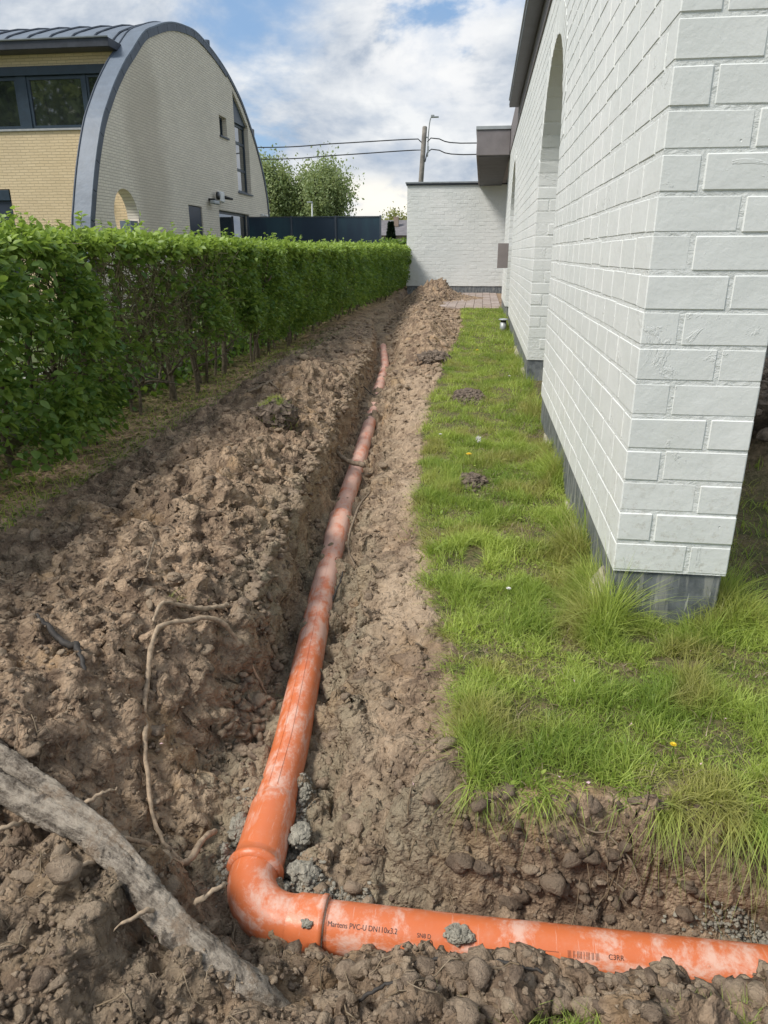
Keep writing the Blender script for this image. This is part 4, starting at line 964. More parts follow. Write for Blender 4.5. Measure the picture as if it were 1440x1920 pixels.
def leaf_cloud(name, pos, dirs, roll, size, tone, mat, hi=True, parent=None):
    U, Q, T = (LV, LQ, LT) if hi else (SV, np.zeros((0, 4), int), ST)
    Rm = rotmats(dirs, roll); P = np.einsum('nij,kj->nki', Rm, U)*size[:, None, None]+pos[:, None]
    b_ = (np.arange(len(pos))*len(U))[:, None, None]
    Fs = [(Q[None]+b_).reshape(-1, 4)] if len(Q) else []
    Fs.append((T[None]+b_).reshape(-1, 3))
    me = mesh_np(name, P.reshape(-1, 3), Fs, M[mat], False, {'tone': np.repeat(tone, len(U))})
    return link(name, me, parent)
x, y = lawn_pts(r, 1100, 1.32, 4, -.2, 1.1); n = len(x); z = ground(x, y, False)[0]+.012
dr = np.stack([r.normal(0, 1, n), r.normal(0, 1, n), r.uniform(.1, .5, n)], 1)
tag(leaf_cloud('lawn_weeds', np.stack([x, y, z], 1), dr, r.normal(0, .3, n), .008+.016*r.random(n)**2, r.uniform(.1, .8, n), 'grass'), 'broad leaved weeds growing among the lawn grass', 'weeds', kind='stuff')
n = 7000; y = 2.4+r.random(n)**1.2*9; x = -1.93-.95*r.random(n)**.8; z = ground(x, y, True)[0]+.006
dr = np.stack([r.normal(0, 1, n), r.normal(0, 1, n), r.uniform(-.05, .3, n)], 1)
tag(leaf_cloud('leaf_litter', np.stack([x, y, z], 1), dr, r.normal(0, .3, n), .014+.028*r.random(n), r.random(n), 'debris', False), 'fallen leaves and clippings on the moist strip under the hedge', 'leaf litter', kind='stuff')
n = 2600; y = 2.4+r.random(n)**1.3*7; x = -1.98-.5*r.random(n); z = ground(x, y, True)[0]
make_grass('hedge_foot_weeds', [blades(r, x, y, z, .02+.05*r.random(n), .0022+0*x, r.uniform(.3, 1.4, n), r.random(n), 3)], 'thin weeds along the foot of the hedge')
# petals
pm = mesh_np('petal', SV*.011, ST, M['pink_petal']); spots = [(.66, 1.93), (.42, 1.55), (.66, 1.60), (.55, 1.42), (.29, 1.33), (.22, 1.34), (.30, 1.72), (-.11, 1.36), (-.14, 1.40), (-.20, .92), (-1.2, 1.62), (-.8, 1.50), (-.56, .93)]
petal_labels = ['pink petal in the grass just in front of the pillar plinth', 'pink petal in the middle of the near lawn', 'pink petal in the lawn at the right edge of the picture', 'pink petal beside the tiny yellow buttercup', 'pink petal on the bare bank lip in the gap of the grass fringe', 'pale petal on the bank lip left of the gap in the grass fringe', 'pink petal in the lawn behind the middle one', 'pink petal on the bare sandy shelf nearest the cross trench', 'pink petal on the bare sandy shelf a little farther from the cross trench', 'pink petal on the clods in front of the elbow socket', 'pale petal on the heap by the black charred twig', 'pale petal on the heap inside the curve of the long thin root', 'pale petal on the soil below the big split root']
for i, (x, y) in enumerate(spots):
    o = link('petal', pm); o.location = (x, y, gz(x, y, True)+(.035 if x > .1 else .012)); o.rotation_euler = (r.normal(0, .5), r.normal(0, .5), r.random()*6.3)
    tag(o, petal_labels[i], 'petal', 'fallen pink petals')
def flower(x, y, h, mat, label, name, cat, hr_=.014, ball=False):
    z0 = gz(x, y); f = thing(name, label, cat, (x, y, z0))
    MB().tube([(x, y, z0-.01), (x+.004, y, z0+h*.6), (x, y, z0+h)], .0015, 6).build('stem', M['grass'], f)
    mb = MB()
    if ball:
        for i in range(60):
            d_ = r.normal(0, 1, 3); d_ /= np.linalg.norm(d_); c = np.array([x, y, z0+h]); mb.tube([c, c+d_*hr_], [.0003, .0012], 3)
    else:
        for j, (nn, rr, tt) in enumerate(((14, 1.0, .15), (11, .7, .5), (7, .4, .9))):
            for i in range(nn):
                a = 6.283*i/nn+j; e = np.array([math.cos(a), math.sin(a), tt]); c = np.array([x, y, z0+h]); sd_ = np.array([-math.sin(a), math.cos(a), 0])*hr_*.16
                p = c+e*hr_*rr; mb.add([c, c+e*hr_*rr*.6-sd_, p, c+e*hr_*rr*.6+sd_], [(0, 1, 2, 3)])
    mb.build('flower_head', M[mat], f)
flower(-.03, 3.95, .055, 'yellow_petal', 'yellow dandelion in the lawn by the bare soil edge', 'dandelion', 'flower', .02)
flower(.495, 1.46, .05, 'yellow_petal', 'tiny yellow buttercup near the bank at the right', 'buttercup', 'flower', .009)
flower(-.02, 8.6, .06, 'yellow_petal', 'far yellow dandelion beside the distant spoil heap', 'dandelion', 'flower', .025)
flower(.02, 4.25, .07, 'white_petal', 'round dandelion seed head beyond the yellow dandelion', 'seed_head', 'flower', .02, True)
flower(-.22, 4.45, .05, 'white_petal', 'small white daisy at the left edge of the lawn', 'daisy', 'flower', .012)
flower(.30, 6.9, .05, 'white_petal', 'white daisy in the lawn near the first arch', 'daisy', 'flower', .014)
flower(.14, 2.28, .04, 'white_petal', 'pale daisy in the grass left of the nearest pillar', 'daisy', 'flower', .010)

# ------------------------------------------------------------------ hedge
hedge = thing('hornbeam_hedge', 'long clipped leafy green hedge with bare stems at its foot', 'hedge', (-2.6, 2.5, 0))
HX = -2.22     # front face
def hedge_face(y, z):
    """x of the front leaf surface"""
    b = HX-.085*fbm(y*1.9, z*2.2, 4, 81)-.20*ss(.55, .2, z)*ss(4.2, 5.2, y)+.16*ss(4.2, 3.5, y)*ss(1.25, .9, z)
    return b
def htop(y, x=0): return 1.205+.03*fbm(y*1.1, y*0+x, 2, 83)+.09*ss(10, 20, y)
def hfront_density(y, z):
    gap = np.exp(-((y-5.05)/1.25)**4)*ss(.30, .5, z)*ss(1.17, 1.06, z)*np.clip(.95+.8*fbm(y*2.5, z*2.5, 2, 33), 0, 1)
    gap2 = np.exp(-((y-15.2)/.5)**2)*ss(.3, .5, z)
    fz = .12+.29*ss(4.0, 4.8, y)*(1-ss(7.0, 8.6, y))+.06*perlin(y*1.7, y*0, 5)+.04*perlin(y*5, y*0, 6); foot = ss(fz, fz+.14, z)
    foot = np.maximum(foot, ss(4.3, 3.8, y)*ss(.12, .3, z))
    clump = np.clip(.75+1.2*fbm(y*3.2, z*3.2, 3, 85), .12, 1)
    return np.clip(clump*foot*(1-.9*gap)*(1-.6*gap2), 0, 1)
def hedge_leaves(N, y0, y1, size, seed, pw=1.0):
    r = np.random.default_rng(seed)
    y = y0+(y1-y0)*r.random(N)**pw; z = r.uniform(.08, 1.30, N)
    kind = r.random(N); top = kind < .32
    z = np.where(top, htop(y)+r.normal(0, .022, N)+.05*r.random(N)**6, np.minimum(z, htop(y)))
    depth = r.random(N)**1.6*.22
    x = np.where(top, HX-.02-.70*r.random(N), hedge_face(y, z)-depth+.02*r.normal(0, 1, N))
    keep = r.random(N) < np.where(top, .95, hfront_density(y, z))
    x, y, z, top, depth = x[keep], y[keep], z[keep], top[keep], depth[keep]; n = len(x)
    out = np.stack([r.uniform(.2, 1.0, n), r.normal(0, .8, n), r.normal(-.15, .55, n)], 1)
    up_ = np.stack([r.normal(0, .8, n), r.normal(0, .8, n), r.uniform(0, 1.1, n)], 1); dirs = np.where(top[:, None], up_, out)
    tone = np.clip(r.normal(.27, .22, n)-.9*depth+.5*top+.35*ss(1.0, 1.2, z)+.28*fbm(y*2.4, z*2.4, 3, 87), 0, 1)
    s = size*(.6+.7*r.random(n)); return np.stack([x, y, z], 1), dirs, r.normal(0, .6, n), s, tone, depth
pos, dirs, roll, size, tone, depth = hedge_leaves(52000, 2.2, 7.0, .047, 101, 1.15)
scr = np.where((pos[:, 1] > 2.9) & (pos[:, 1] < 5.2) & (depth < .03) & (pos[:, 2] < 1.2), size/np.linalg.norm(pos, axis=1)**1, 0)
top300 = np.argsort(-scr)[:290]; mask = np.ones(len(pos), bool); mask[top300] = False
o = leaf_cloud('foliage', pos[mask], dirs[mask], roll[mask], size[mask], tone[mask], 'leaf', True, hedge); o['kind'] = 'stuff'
lm = [mesh_np('leaf', LV*np.array([w_, 1, c_]), [LQ, LT], M['leaf'], False, {'tone': np.full(len(LV), t_)}) for w_, c_, t_ in ((1, 1, .2), (1.1, .6, .35), (.9, 1.6, .5), (1, .3, .3), (1.05, 1.2, .65), (.95, .8, .42))]
Rm = rotmats(dirs[top300], roll[top300])
for j, i in enumerate(top300):
    o = bpy.data.objects.new('leaf', lm[j % 6]); COL.objects.link(o); o.parent = hedge
    mw = Matrix(Rm[j].tolist()).to_4x4()@Matrix.Scale(float(size[i]*1.1), 4); mw.translation = Vector(pos[i].tolist()); o.matrix_parent_inverse = Matrix.Translation((2.6, -2.5, 0)); o.matrix_basis = mw
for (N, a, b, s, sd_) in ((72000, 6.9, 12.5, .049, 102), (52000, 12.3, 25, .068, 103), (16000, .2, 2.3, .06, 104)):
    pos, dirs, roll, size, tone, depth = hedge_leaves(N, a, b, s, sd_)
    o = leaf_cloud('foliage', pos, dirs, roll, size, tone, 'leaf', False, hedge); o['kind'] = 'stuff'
# back face and interior leaves
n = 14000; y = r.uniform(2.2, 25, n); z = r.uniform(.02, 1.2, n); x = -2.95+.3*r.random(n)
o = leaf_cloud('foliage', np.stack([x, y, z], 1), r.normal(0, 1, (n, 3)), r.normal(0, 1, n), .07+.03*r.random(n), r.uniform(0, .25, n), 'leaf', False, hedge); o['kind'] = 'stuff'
# sprouts standing above the clipped top
sp_pos, sp_dir, sp_sz = [], [], []; stems = MB()
for i in range(420):
    y = 2.6+r.random()**1.4*18; x = r.uniform(-2.9, HX); h = .05+.16*r.random()**1.8; z0 = float(htop(np.array([y]))[0])-.02
    ln = r.normal(0, .15, 2); stems.tube([(x, y, z0), (x+ln[0]*h, y+ln[1]*h, z0+h)], [.002, .0008], 4, False)
    for k in range(int(4+h*50)):
        t_ = r.random(); sp_pos.append((x+ln[0]*h*t_, y+ln[1]*h*t_, z0+h*t_)); sp_dir.append((r.normal(), r.normal(), .7*r.random())); sp_sz.append(.028+.022*r.random())
stems.build('sprout_stems', M['bark'], hedge)['kind'] = 'stuff'
n = len(sp_pos); o = leaf_cloud('sprout_leaves', np.array(sp_pos), np.array(sp_dir), r.normal(0, .5, n), np.array(sp_sz), r.uniform(.6, 1, n), 'leaf', True, hedge); o['kind'] = 'stuff'
# stems: one object each
for i in range(78):
    y = 2.7+i*.27+r.normal(0, .07) if i < 40 else 13.5+(i-40)*.3; x = -2.56+r.normal(0, .06)
    h = r.uniform(.9, 1.12); P = [(x, y, -.05)]; ln = r.normal(0, .06, 2)
    for t_ in (.15, .35, .6, .85, 1): P.append((x+ln[0]*t_*2+r.normal(0, .018), y+ln[1]*t_*2+r.normal(0, .018), h*t_))
    mb = MB(); mb.tube(smooth_line(P, 14), np.linspace(r.uniform(.014, .030), .006, 14), 8 if y < 12 else 6, False, .15, i)
    if y < 9:
        for k in range(7 if 3.9 < y < 6.3 else 4):
            t_ = r.uniform(.15, .8); b_ = np.array([x+ln[0]*t_*2, y+ln[1]*t_*2, h*t_]); Q = [b_]; dd = np.array([r.uniform(.1, .5), r.normal(0, .5), r.uniform(.2, .9)])
            for q in range(4): dd = dd+r.normal(0, .35, 3); dd /= np.linalg.norm(dd); Q.append(Q[-1]+dd*r.uniform(.05, .11))
            Q = np.array(Q); Q[:, 0] = np.minimum(Q[:, 0], HX+.01); Q[:, 2] = np.minimum(Q[:, 2], 1.2); mb.tube(smooth_line(Q, 10), np.linspace(.012, .0035, 10), 6, False, .15, k)
    mb.build('stem', M['bark'], hedge, True)
# tangle of thin twigs in the thinned patch and through the hedge: one part
tg = MB()
for i in range(1700):
    y = r.uniform(3.7, 6.5) if i < 1400 else r.uniform(3, 12); z = r.uniform(.35, 1.15); x = HX-.04-.25*r.random(); P = [np.array([x, y, z])]; dd = np.array([r.normal(0, .25), r.normal(0, .6), r.uniform(-.1, 1)])
    for q in range(5): dd = dd+r.normal(0, .45, 3)*np.array([.5, 1, 1]); dd /= np.linalg.norm(dd); P.append(P[-1]+dd*r.uniform(.03, .07))
    P = np.array(P); P[:, 2] = np.minimum(P[:, 2], 1.2); tg.tube(P, np.linspace(.0038, .0014, 6), 4, False)
tg.build('twig_tangle', M['olive_twig'], hedge, True)['kind'] = 'stuff'

kb = thing('concrete_kickboard', 'low grey concrete boards half hidden behind the hedge stems', 'fence', (-3.05, 2, 0))
for i in range(12):
    MB().box((-3.06, 1.6+i*2.0, -.05), (-3.02, 3.57+i*2.0, .36), .004).build('board', M['concrete'], kb)
    MB().box((-3.08, 3.575+i*2.0, -.05), (-3.0, 3.595+i*2.0, .40)).build('post', M['concrete'], kb)
# ------------------------------------------------------------------ neighbour's house
nb = thing('vaulted_house', 'yellow brick house with rounded barrel roof and grey brick gable behind the hedge', 'house', (-8, 14.6, 0))
prof = [(14.6, -.1), (14.61, .8), (14.7, 1.61), (14.88, 2.1), (15.12, 2.65), (15.39, 3.17), (15.75, 3.75), (16.08, 4.13), (16.5, 4.57), (17.12, 5.11), (17.5, 5.38), (18.26, 5.93), (18.9, 6.2), (19.56, 6.44), (20.02, 6.57), (20.49, 6.66), (20.93, 6.72), (21.4, 6.77), (21.94, 6.76), (23.01, 6.60), (24.1, 6.32), (25.15, 5.88), (25.75, 5.50), (26.38, 5.0), (26.77, 4.64), (27.29, 4.02), (27.61, 3.48), (27.84, 2.8), (27.9, 2.0), (27.9, -.1)]
pf = smooth_line(np.array(prof), 90)
GXF = -8.0; GT = .27
tn = np.gradient(pf, axis=0); tn /= np.linalg.norm(tn, axis=1)[:, None]; nrm = np.stack([-tn[:, 1], tn[:, 0]], 1)   # outward (left of travel)
inset = pf-nrm*.03
circ = [(16.42+.58*math.cos(a), 1.93+.58*math.sin(a)) for a in np.linspace(0, 2*math.pi, 40, endpoint=False)]
holes = [circ, [(23.1, 4.5), (23.75, 4.5), (23.75, 5.05), (23.1, 5.05)], [(24.5, 3.05), (25.9, 3.05), (25.9, 5.1), (25.2, 5.55), (24.5, 5.95)], [(20.1, 0), (21.1, 0), (21.1, 2.4), (20.1, 2.4)], [(22.5, .6), (25.5, .6), (25.5, 2.4), (22.5, 2.4)]]
Vv, Ff = shape2d([inset.tolist()]+holes, GT); Vv = np.stack([GXF-GT/2+Vv[:, 2], Vv[:, 0], Vv[:, 1]], 1)
MB().add(Vv, Ff).build('gable_wall', M['grey_brick'], nb)
# edge cladding panels, one by one
L = np.concatenate([[0], np.cumsum(np.linalg.norm(np.diff(pf, axis=0), axis=1))]); npan = 34
def at(s): return np.array([np.interp(s, L, pf[:, 0]), np.interp(s, L, pf[:, 1])]), (lambda v: v/np.linalg.norm(v))(np.array([np.interp(s, L, nrm[:, 0]), np.interp(s, L, nrm[:, 1])]))
for i in range(npan):
    s0 = L[-1]*i/npan+.008; s1 = L[-1]*(i+1)/npan-.008; mb = MB()
    for (xa, xb, ra, rb) in ((GXF+.002, GXF+.03, -.155 if s0 < 13 else -.07, .0),):
        rows = []
        for s in np.linspace(s0, s1, 4):
            p, n_ = at(s)
            for rr in (ra, rb):
                for xx in (xa, xb): q = p+n_*rr; rows.append((xx, q[0], q[1]))
        F_ = []
        for k in range(3):
            b_ = k*4
            for a_, c_ in ((0, 1), (1, 3), (3, 2), (2, 0)): F_.append((b_+a_, b_+c_, b_+c_+4, b_+a_+4))
        F_ += [(0, 2, 3, 1), (12, 13, 15, 14)]
        mb.add(rows, F_)
    mb.build('edge_panel', M['slate_dark'], nb)
mb = MB(); rows = []; F_ = []
for k in range(len(pf)):
    for xx, rr in ((GXF+.034, .002), (GXF+.034, .035), (GXF-GT-.08, .035), (GXF-GT-.08, .002)): q = pf[k]+nrm[k]*rr; rows.append((xx, q[0], q[1]))
for k in range(len(pf)-1):
    for a_ in range(4): c_ = (a_+1) % 4; F_.append((4*k+a_, 4*k+c_, 4*k+4+c_, 4*k+4+a_))
mb.add(rows, F_).build('edge_sheet', M['slate_top'], nb, False)
MB().tube([(GXF-GT-.09, *(pf[k]+nrm[k]*.04)) for k in range(len(pf))], .018, 6).build('edge_bead', M['slate_dark'], nb, True)
# barrel roof behind
sel = [k for k in range(len(pf)) if pf[k][1] > 5.35 or pf[k][0] > 24]
rows = []; F_ = []
for k in sel:
    q = pf[k]-nrm[k]*.02; rows += [(GXF-GT-.02, q[0], q[1]), (-24, q[0], q[1])]
for k in range(len(sel)-1): F_.append((2*k, 2*k+1, 2*k+3, 2*k+2))
MB().add(rows, F_).build('roof', M['slate_top'], nb, True)
for i in range(26):
    x = GXF-GT-.35-i*.56
    MB().tube([(x, *(pf[k]-nrm[k]*.0)) for k in sel[::2]], .022, 5).build('roof_seam', M['slate_dark'], nb)
YF = 17.5
MB().box((-24, YF-.42, 5.40), (GXF-GT-.02, YF+.2, 5.58), .01).build('gutter', M['dark_metal'], nb)
MB().tube([(-24, YF-.44, 5.585), (GXF-GT-.02, YF-.44, 5.585)], .02, 8).build('gutter_bead', M['zinc'], nb, True)
wins = [(-24, YF)]
Vv, Ff = shape2d([[(-24, 0), (GXF-GT-.002, 0), (GXF-GT-.002, 5.42), (-24, 5.42)], [(-22, 3.9), (GXF-GT-.05, 3.9), (GXF-GT-.05, 5.17), (-22, 5.17)], [(-13.2, 0.02), (-11.45, 0.02), (-11.45, 2.62), (-13.2, 2.62)]], .3)
MB().add(np.stack([Vv[:, 0], YF+.15-Vv[:, 2], Vv[:, 1]], 1), [f[::-1] for f in Ff]).build('front_wall', M['yellow_brick'], nb)
MB().box((-22, YF-.04, 3.855), (GXF-GT-.05, YF+.2, 3.898), .004).build('window_sill', M['sill'], nb)
MB().box((-22, YF-.03, 4.985), (GXF-GT-.05, YF+.05, 5.165), .004).build('lintel_board', M['frame'], nb)
xs = [(-22, -17.3), (-17.1, -13.6), (-13.4, -10.86), (-10.62, -9.22), (-9.16, -8.34)]
for i, (a, b) in enumerate(xs):
    f = thing('window', None, None, (a, YF+.1, 3.9)) if False else None
    fr = MB()
    w_ = .07 if i < 4 else .05
    y0, y1 = YF+.04, YF+.12
    fr.box((a, y0, 3.902), (b, y1, 3.902+w_)).box((a, y0, 4.975-w_), (b, y1, 4.975)).box((a, y0, 3.904+w_), (a+w_, y1, 4.973-w_)).box((b-w_, y0, 3.904+w_), (b, y1, 4.973-w_))
    fo = fr.build('window_frame', M['frame'], nb)
    g = MB().box((a+w_+.001, YF+.07, 3.903+w_), (b-w_-.001, YF+.09, 4.974-w_)).mesh('pane', M['glass']); go = bpy.data.objects.new('pane', g); COL.objects.link(go); go.parent = fo
    if i < 4: MB().box((b+.002, YF+.02, 3.9), (xs[i+1][0]-.002, YF+.13, 4.98)).build('mullion', M['frame'], nb)
MB().box((-24, YF+.32, 0), (GXF-GT-.01, YF+.34, 5.4)).build('room_dark', M['black'], nb)
dr_ = MB().box((-13.18, YF+.03, .02), (-11.47, YF+.09, 2.36), .005).build('door', M['blue_panel'], nb)
MB().box((-13.18, YF-.02, 2.365), (-11.47, YF+.09, 2.60), .005).build('shutter_box', M['frame'], nb)
# gable openings
MB().box((GXF-.20, 20.12, 0), (GXF-.03, 21.08, 2.385), .004).build('door', M['blue_panel'], nb)
def gwin(y0, y1, z0, z1, w_=.07, mid=()):
    fr = MB(); xa, xb = GXF-.22, GXF-.14
    fr.box((xa, y0+.002, z0+.002), (xb, y1-.002, z0+w_)).box((xa, y0+.002, z1-w_), (xb, y1-.002, z1-.002)).box((xa, y0+.002, z0+w_+.002), (xb, y0+w_, z1-w_-.002)).box((xa, y1-w_, z0+w_+.002), (xb, y1-.002, z1-w_-.002))
    for m_ in mid: fr.box((xa+.01, y0+w_+.002, m_-.04), (xb-.005, y1-w_-.002, m_+.04))
    fo = fr.build('window_frame', M['frame'], nb)
    g = MB().box((GXF-.19, y0+w_, z0+w_), (GXF-.17, y1-w_, z1-w_)).mesh('pane', M['glass']); go = bpy.data.objects.new('pane', g); COL.objects.link(go); go.parent = fo
    MB().box((GXF-.13, y0-.06, z0-.05), (GXF+.05, y1+.06, z0-.001), .004).build('window_sill', M['slate_dark'], nb)
gwin(23.1, 23.75, 4.5, 5.05, .06); gwin(24.5, 25.9, 3.05, 5.1, .08, (3.75, 4.55)); gwin(22.5, 25.5, .6, 2.4, .08)
Vv, Ff = shape2d([[(24.5, 5.102), (25.9, 5.102), (25.2, 5.55), (24.5, 5.95)]], .1); MB().add(np.stack([GXF-.12+Vv[:, 2], Vv[:, 0], Vv[:, 1]], 1), Ff).build('window_head_panel', M['frame'], nb)
MB().box((GXF-.24, 23.35, .62), (GXF-.223, 23.45, 2.38)).build('mullion', M['frame'], nb)
MB().box((GXF-.26, 17.7, 0), (GXF-.255-.01, 27.7, 5.2)).build('room_dark', M['black'], nb) if False else None
MB().box((-23.9, 17.9, 0), (GXF-GT-.02, 27.6, 5.3)).build('room_core', M['black'], nb)
MB().box((GXF-GT-.02, 16.62, .3), (GXF-.02, 16.98, 1.86), .004).build('blue_panel', M['slate_top'], nb)
# lamps and boxes on the house
l1 = thing('wall_lamp', 'grey box wall lamp on the yellow front wall beside the roof edge', 'lamp', (-9.3, 17.3, 2.75))
MB().box((-9.45, 17.22, 2.62), (-9.15, 17.40, 2.80), .02).build('lamp_body', M['lamp_grey'], l1)
MB().tube([(-9.35, 17.3, 2.80), (-9.34, 17.3, 2.9), (-9.2, 17.38, 2.9), (-9.15, 17.499, 2.8)], .02, 8).build('bracket', M['lamp_grey'], l1, True)
for k in range(3): MB().box((-9.44+k*.1, 17.23, 2.57), (-9.37+k*.1, 17.39, 2.618), .005).build('louvre', M['lamp_grey'], l1)
l2 = thing('security_floodlight', 'small grey floodlight with bracket on the gable above the dark door', 'lamp', (-7.8, 21.6, 2.5))
MB().box((-7.90, 21.5, 2.50), (-7.76, 21.95, 2.60), .02).build('lamp_body', M['lamp_grey'], l2)
MB().box((-7.998, 21.65, 2.60), (-7.80, 21.8, 2.66), .01).build('bracket', M['black'], l2)
l3 = thing('alarm_siren', 'white alarm box with round dark siren on the gable beside the floodlight', 'alarm box', (-7.9, 22.4, 2.7))
MB().box((-7.998, 22.35, 2.60), (-7.85, 22.70, 2.90), .03).build('alarm_box', M['white_plastic'], l3)
MB().tube([(-7.90, 22.15, 2.76), (-7.84, 22.15, 2.76)], .11, 20).build('siren', M['black'], l3, True)
MB().tube([(-7.85, 22.7, 2.75), (-7.70, 22.95, 2.72)], [.05, .03], 10).build('camera_head', M['black'], l3, True)
l4 = thing('small_camera', 'tiny white camera near the far corner of the gable', 'camera', (-7.9, 26.9, 2.45))
MB().box((-7.998, 26.85, 2.40), (-7.9, 26.95, 2.50), .01).build('mount', M['white_plastic'], l4); MB().tube([(-7.9, 26.9, 2.44), (-7.75, 26.95, 2.42)], .035, 10).build('camera_body', M['white_plastic'], l4, True)
vt = MB().tube([(-8.1, 22.75, 6.6), (-8.1, 22.75, 6.86)], .10, 12).build('roof_vent', M['slate_dark'], nb, True)

# ------------------------------------------------------------------ blue mesh fence, pole and cables, lamp posts
fe = thing('mesh_fence', 'dark blue privacy mesh fence between the hedge and the grey gable', 'fence', (-7.8, 25, 0))
for i in range(3):
    a = -7.9+i*1.5; MB().box((a+.03, 25.0, .1), (a+1.47, 25.02, 2.28)).build('mesh_panel', M['fence'], fe)
for i in range(4):
    a = -7.9+i*1.5; MB().box((a-.028, 24.97, 0), (a+.028, 25.03, 2.33)).build('post', M['slate_dark'], fe)
MB().box((-7.9, 24.98, 2.283), (-3.4, 25.04, 2.31)).build('top_rail', M['slate_dark'], fe)
pole = thing('utility_pole', 'weathered wooden utility pole carrying cables behind the garage', 'utility pole', (-3.6, 42, 0))
MB().tube([(-3.75, 42, 0), (-3.5, 42, 4.8), (-3.34, 42, 7.40), (-3.34, 42, 7.45)], [.16, .135, .125, .09], 14).build('pole', M['wood_pole'], pole, True)
MB().tube(smooth_line([(-3.17, 42, 6.0), (-3.15, 42, 6.9), (-3.10, 42, 7.55), (-3.03, 42, 7.86), (-2.95, 42, 7.90)], 16), .03, 8).build('lamp_bracket', M['lamp_grey'], pole, True)
MB().box((-3.03, 41.9, 7.84), (-2.62, 42.1, 7.90), .02).box((-3.03, 41.9, 7.87), (-2.85, 42.1, 7.97), .02).build('lamp_head', M['lamp_grey'], pole)
MB().box((-3.30, 41.95, 6.9), (-3.13, 42.05, 6.95)).box((-3.2, 41.93, 6.2), (-3.10, 42.07, 6.5)).build('clamp', M['lamp_grey'], pole)
def cable(P, label, n=40, rr=.03):
    tag(MB().tube(smooth_line(P, n), rr, 6).build('overhead_cable', M['cable'], None, True), label, 'cable')
cable([(-3.40, 42, 6.6), (-3.55, 42, 6.85), (-8, 42.0, 6.72), (-12.5, 42, 6.60), (-24, 42, 7.0)], 'upper overhead cable running left from the pole')
cable([(-3.46, 42, 5.8), (-3.50, 42, 6.15), (-3.60, 42, 6.33), (-8, 42.0, 6.15), (-12.4, 42, 6.02), (-24, 42, 6.4)], 'lower overhead cable running left from the pole')
cable([(-3.2, 42, 6.7), (-3.05, 42, 6.87), (-2.7, 42, 6.86), (0, 42, 6.62), (14, 42, 7.3)], 'upper overhead cable running right behind the canopy')
cable([(-3.30, 42, 5.75), (-3.22, 42, 6.15), (-3.02, 42, 6.34), (-2.7, 42, 6.33), (0, 42, 6.08), (14, 42, 6.8)], 'lower overhead cable running right behind the canopy')
lpst = thing('street_lamp', 'slim pale street lamp in front of the round tree', 'street lamp', (-15.5, 68, 0))
MB().tube([(-15.5, 68, 0), (-15.45, 68, 5.5)], .07, 8).build('post', M['lamp_grey'], lpst, True); MB().box((-15.9, 67.9, 5.45), (-15.4, 68.1, 5.55)).build('lamp_head', M['lamp_grey'], lpst)

# ------------------------------------------------------------------ trees
def tree(name, loc, h, crown, nleaf, ls, mat, label, seed, stems=9, trunk_r=.25, vertical=.8, cat='tree', group=None):
    """crown = (cz, rx, ry, rz)"""
    r = np.random.default_rng(seed); t = thing(name, label, cat, loc, group); X, Y, Z = loc; cz, rx, ry, rz = crown
    th = cz-rz*.75
    MB().tube(smooth_line([(X, Y, -.2), (X+.05, Y, th*.5), (X, Y, th)], 8), np.linspace(trunk_r, trunk_r*.75, 8), 8).build('trunk', M['trunk'], t, True)
    ps, ds = [], []; limbs = MB()
    for i in range(stems):
        a = r.random()*6.28; q = r.random()**.6; e = np.array([X+math.cos(a)*q*rx*.85, Y+math.sin(a)*q*ry*.85, cz+rz*math.sqrt(max(0, 1-q*q))*.95])
        b = np.array([X, Y, th*r.uniform(.75, 1)]); m = (b+e)/2+np.array([math.cos(a)*rx*.25*q, math.sin(a)*ry*.25*q, -.1*rz]); P = smooth_line([b, m, e], 10)
        limbs.tube(P, np.linspace(trunk_r*.35, .02, 10), 5, False)
        k = nleaf//stems; tt = r.random(k)**.7; idx = np.clip((tt*9).astype(int), 0, 9); base = P[idx]
        off = r.normal(0, 1, (k, 3))*np.array([rx, ry, rz])*.17*(.5+tt[:, None]); ps.append(base+off); ds.append(r.normal(0, 1, (k, 3))+np.array([0, 0, vertical]))
    limbs.build('limbs', M['trunk'], t, True)
    ps = np.concatenate(ps); ds = np.concatenate(ds); n = len(ps); keep = fbm(ps[:, 0]/rx*2.5, ps[:, 2]/rz*2.5+ps[:, 1], 3, seed) > -.35
    ps, ds = ps[keep], ds[keep]; n = len(ps)
    tn_ = np.clip(.5+.45*fbm(ps[:, 0]/rx*3, ps[:, 2]/rz*3, 2, seed+1)+r.normal(0, .2, n), 0, 1)
    o = leaf_cloud('crown', ps, ds, r.normal(0, 1, n), ls*(.6+.8*r.random(n)), tn_, mat, False, t); return t
tree('round_tree', (-15.4, 72, 0), 9, (5.9, 3.1, 3.1, 3.1), 26000, .26, 'tree_leaf', 'broad round green tree standing far behind the blue fence', 5, 26)
tree('round_tree', (-20.3, 72, 0), 9, (6.2, 2.3, 2.6, 3.1), 18000, .26, 'tree_leaf', 'feathery green tree just right of the gable edge', 6, 20)
tree('round_tree', (-18.2, 76, 0), 8, (5.0, 2.2, 2.2, 3.0), 14000, .26, 'tree_leaf', 'lower green tree filling the gap between the two taller trees', 8, 18)
for i, (x, y, s, lab) in enumerate([(-11.6, 100, 1, 'yellow green bushy tree on the horizon left of the conifer'), (-9.0, 104, 1.15, 'yellow green bushy tree on the horizon behind the conifer'), (-6.8, 98, .95, 'yellow green bushy tree on the horizon beside the garage corner'), (-14.6, 108, .9, 'low pale tree on the horizon above the fence end')]):
    tree('far_tree', (x, y, 0), 5, (3.4*s, 2.6, 2.0, 2.5*s), 6000, .34, 'far_leaf', lab, 20+i, 12, .2)
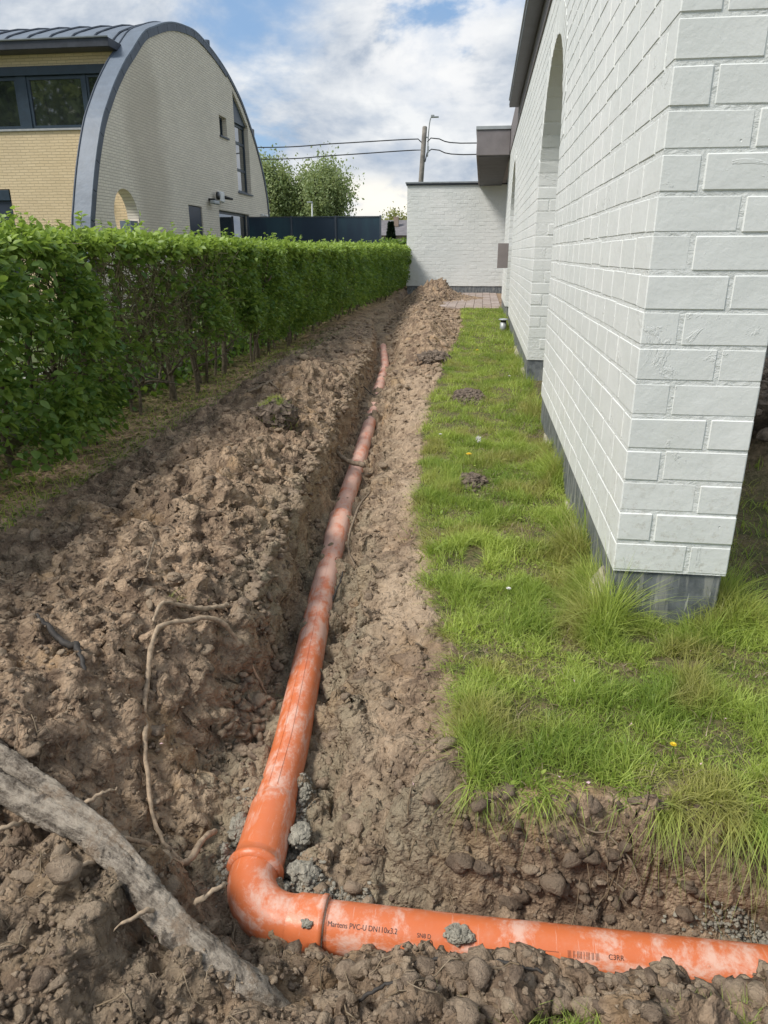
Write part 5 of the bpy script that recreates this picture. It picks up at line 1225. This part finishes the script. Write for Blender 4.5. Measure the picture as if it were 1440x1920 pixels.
cf = thing('conifer', 'small dark pointed conifer beside the distant grey house', 'tree', (-6.35, 52, 0))
MB().tube([(-6.35, 52, 0), (-6.35, 52, 3.0)], [.1, .02], 6).build('trunk', M['trunk'], cf, True)
n = 2600; t_ = r.random(n)**.8; a = r.random(n)*6.28; rr_ = .62*(1-t_)*(.6+.4*r.random(n)); ps = np.stack([-6.35+np.cos(a)*rr_, 52+np.sin(a)*rr_, .15+t_*3.0], 1)
leaf_cloud('crown', ps, np.stack([np.cos(a), np.sin(a), .4+0*a], 1), r.normal(0, 1, n), .16+.1*r.random(n), r.random(n), 'conifer', False, cf)
fh = thing('distant_house', 'low distant house with grey roof between fence and garage', 'house', (-7.5, 60, 0))
MB().box((-12, 60, 0), (-5, 66, 2.5)).build('wall', M['far_brick'], fh)
MB().add([(-12.2, 59.8, 2.5), (-4.8, 59.8, 2.5), (-4.8, 66.2, 2.5), (-12.2, 66.2, 2.5), (-11.6, 63, 3.75), (-5.2, 63, 3.75)], [(0, 1, 5, 4), (1, 2, 5), (2, 3, 4, 5), (3, 0, 4)]).build('roof', M['roof_tile'], fh)
MB().box((-8.0, 59.94, 1.3), (-7.5, 59.99, 2.2)).build('window', M['sill'], fh)
MB().box((-7.3, 61.5, 3.2), (-6.9, 61.9, 3.95)).build('chimney', M['far_brick'], fh)
# dark clipped shrub and far hedge beyond the garden end
n = 5000; x = r.uniform(-8, -3.0, n); y = r.uniform(44, 45, n); z = r.uniform(.0, 1.9, n)
tag(leaf_cloud('boundary_shrubs', np.stack([x, y, z], 1), r.normal(0, 1, (n, 3)), r.normal(0, 1, n), .16+.1*r.random(n), r.random(n)*.6, 'leaf', False), 'row of low green shrubs beyond the garden end', 'shrubs', kind='stuff')
# trees behind the camera, mirrored in the neighbour's windows
tree('garden_tree', (-34, -16, 0), 16, (9.5, 5.5, 4, 6.5), 9000, .6, 'tree_leaf', 'large garden tree behind the photographer, mirrored in the upper windows', 31, 22, .3)
tree('garden_tree', (-26, -15, 0), 16, (9.0, 4.2, 4.0, 6.5), 7000, .6, 'tree_leaf', 'second garden tree behind the photographer near the boundary', 32, 18, .3)
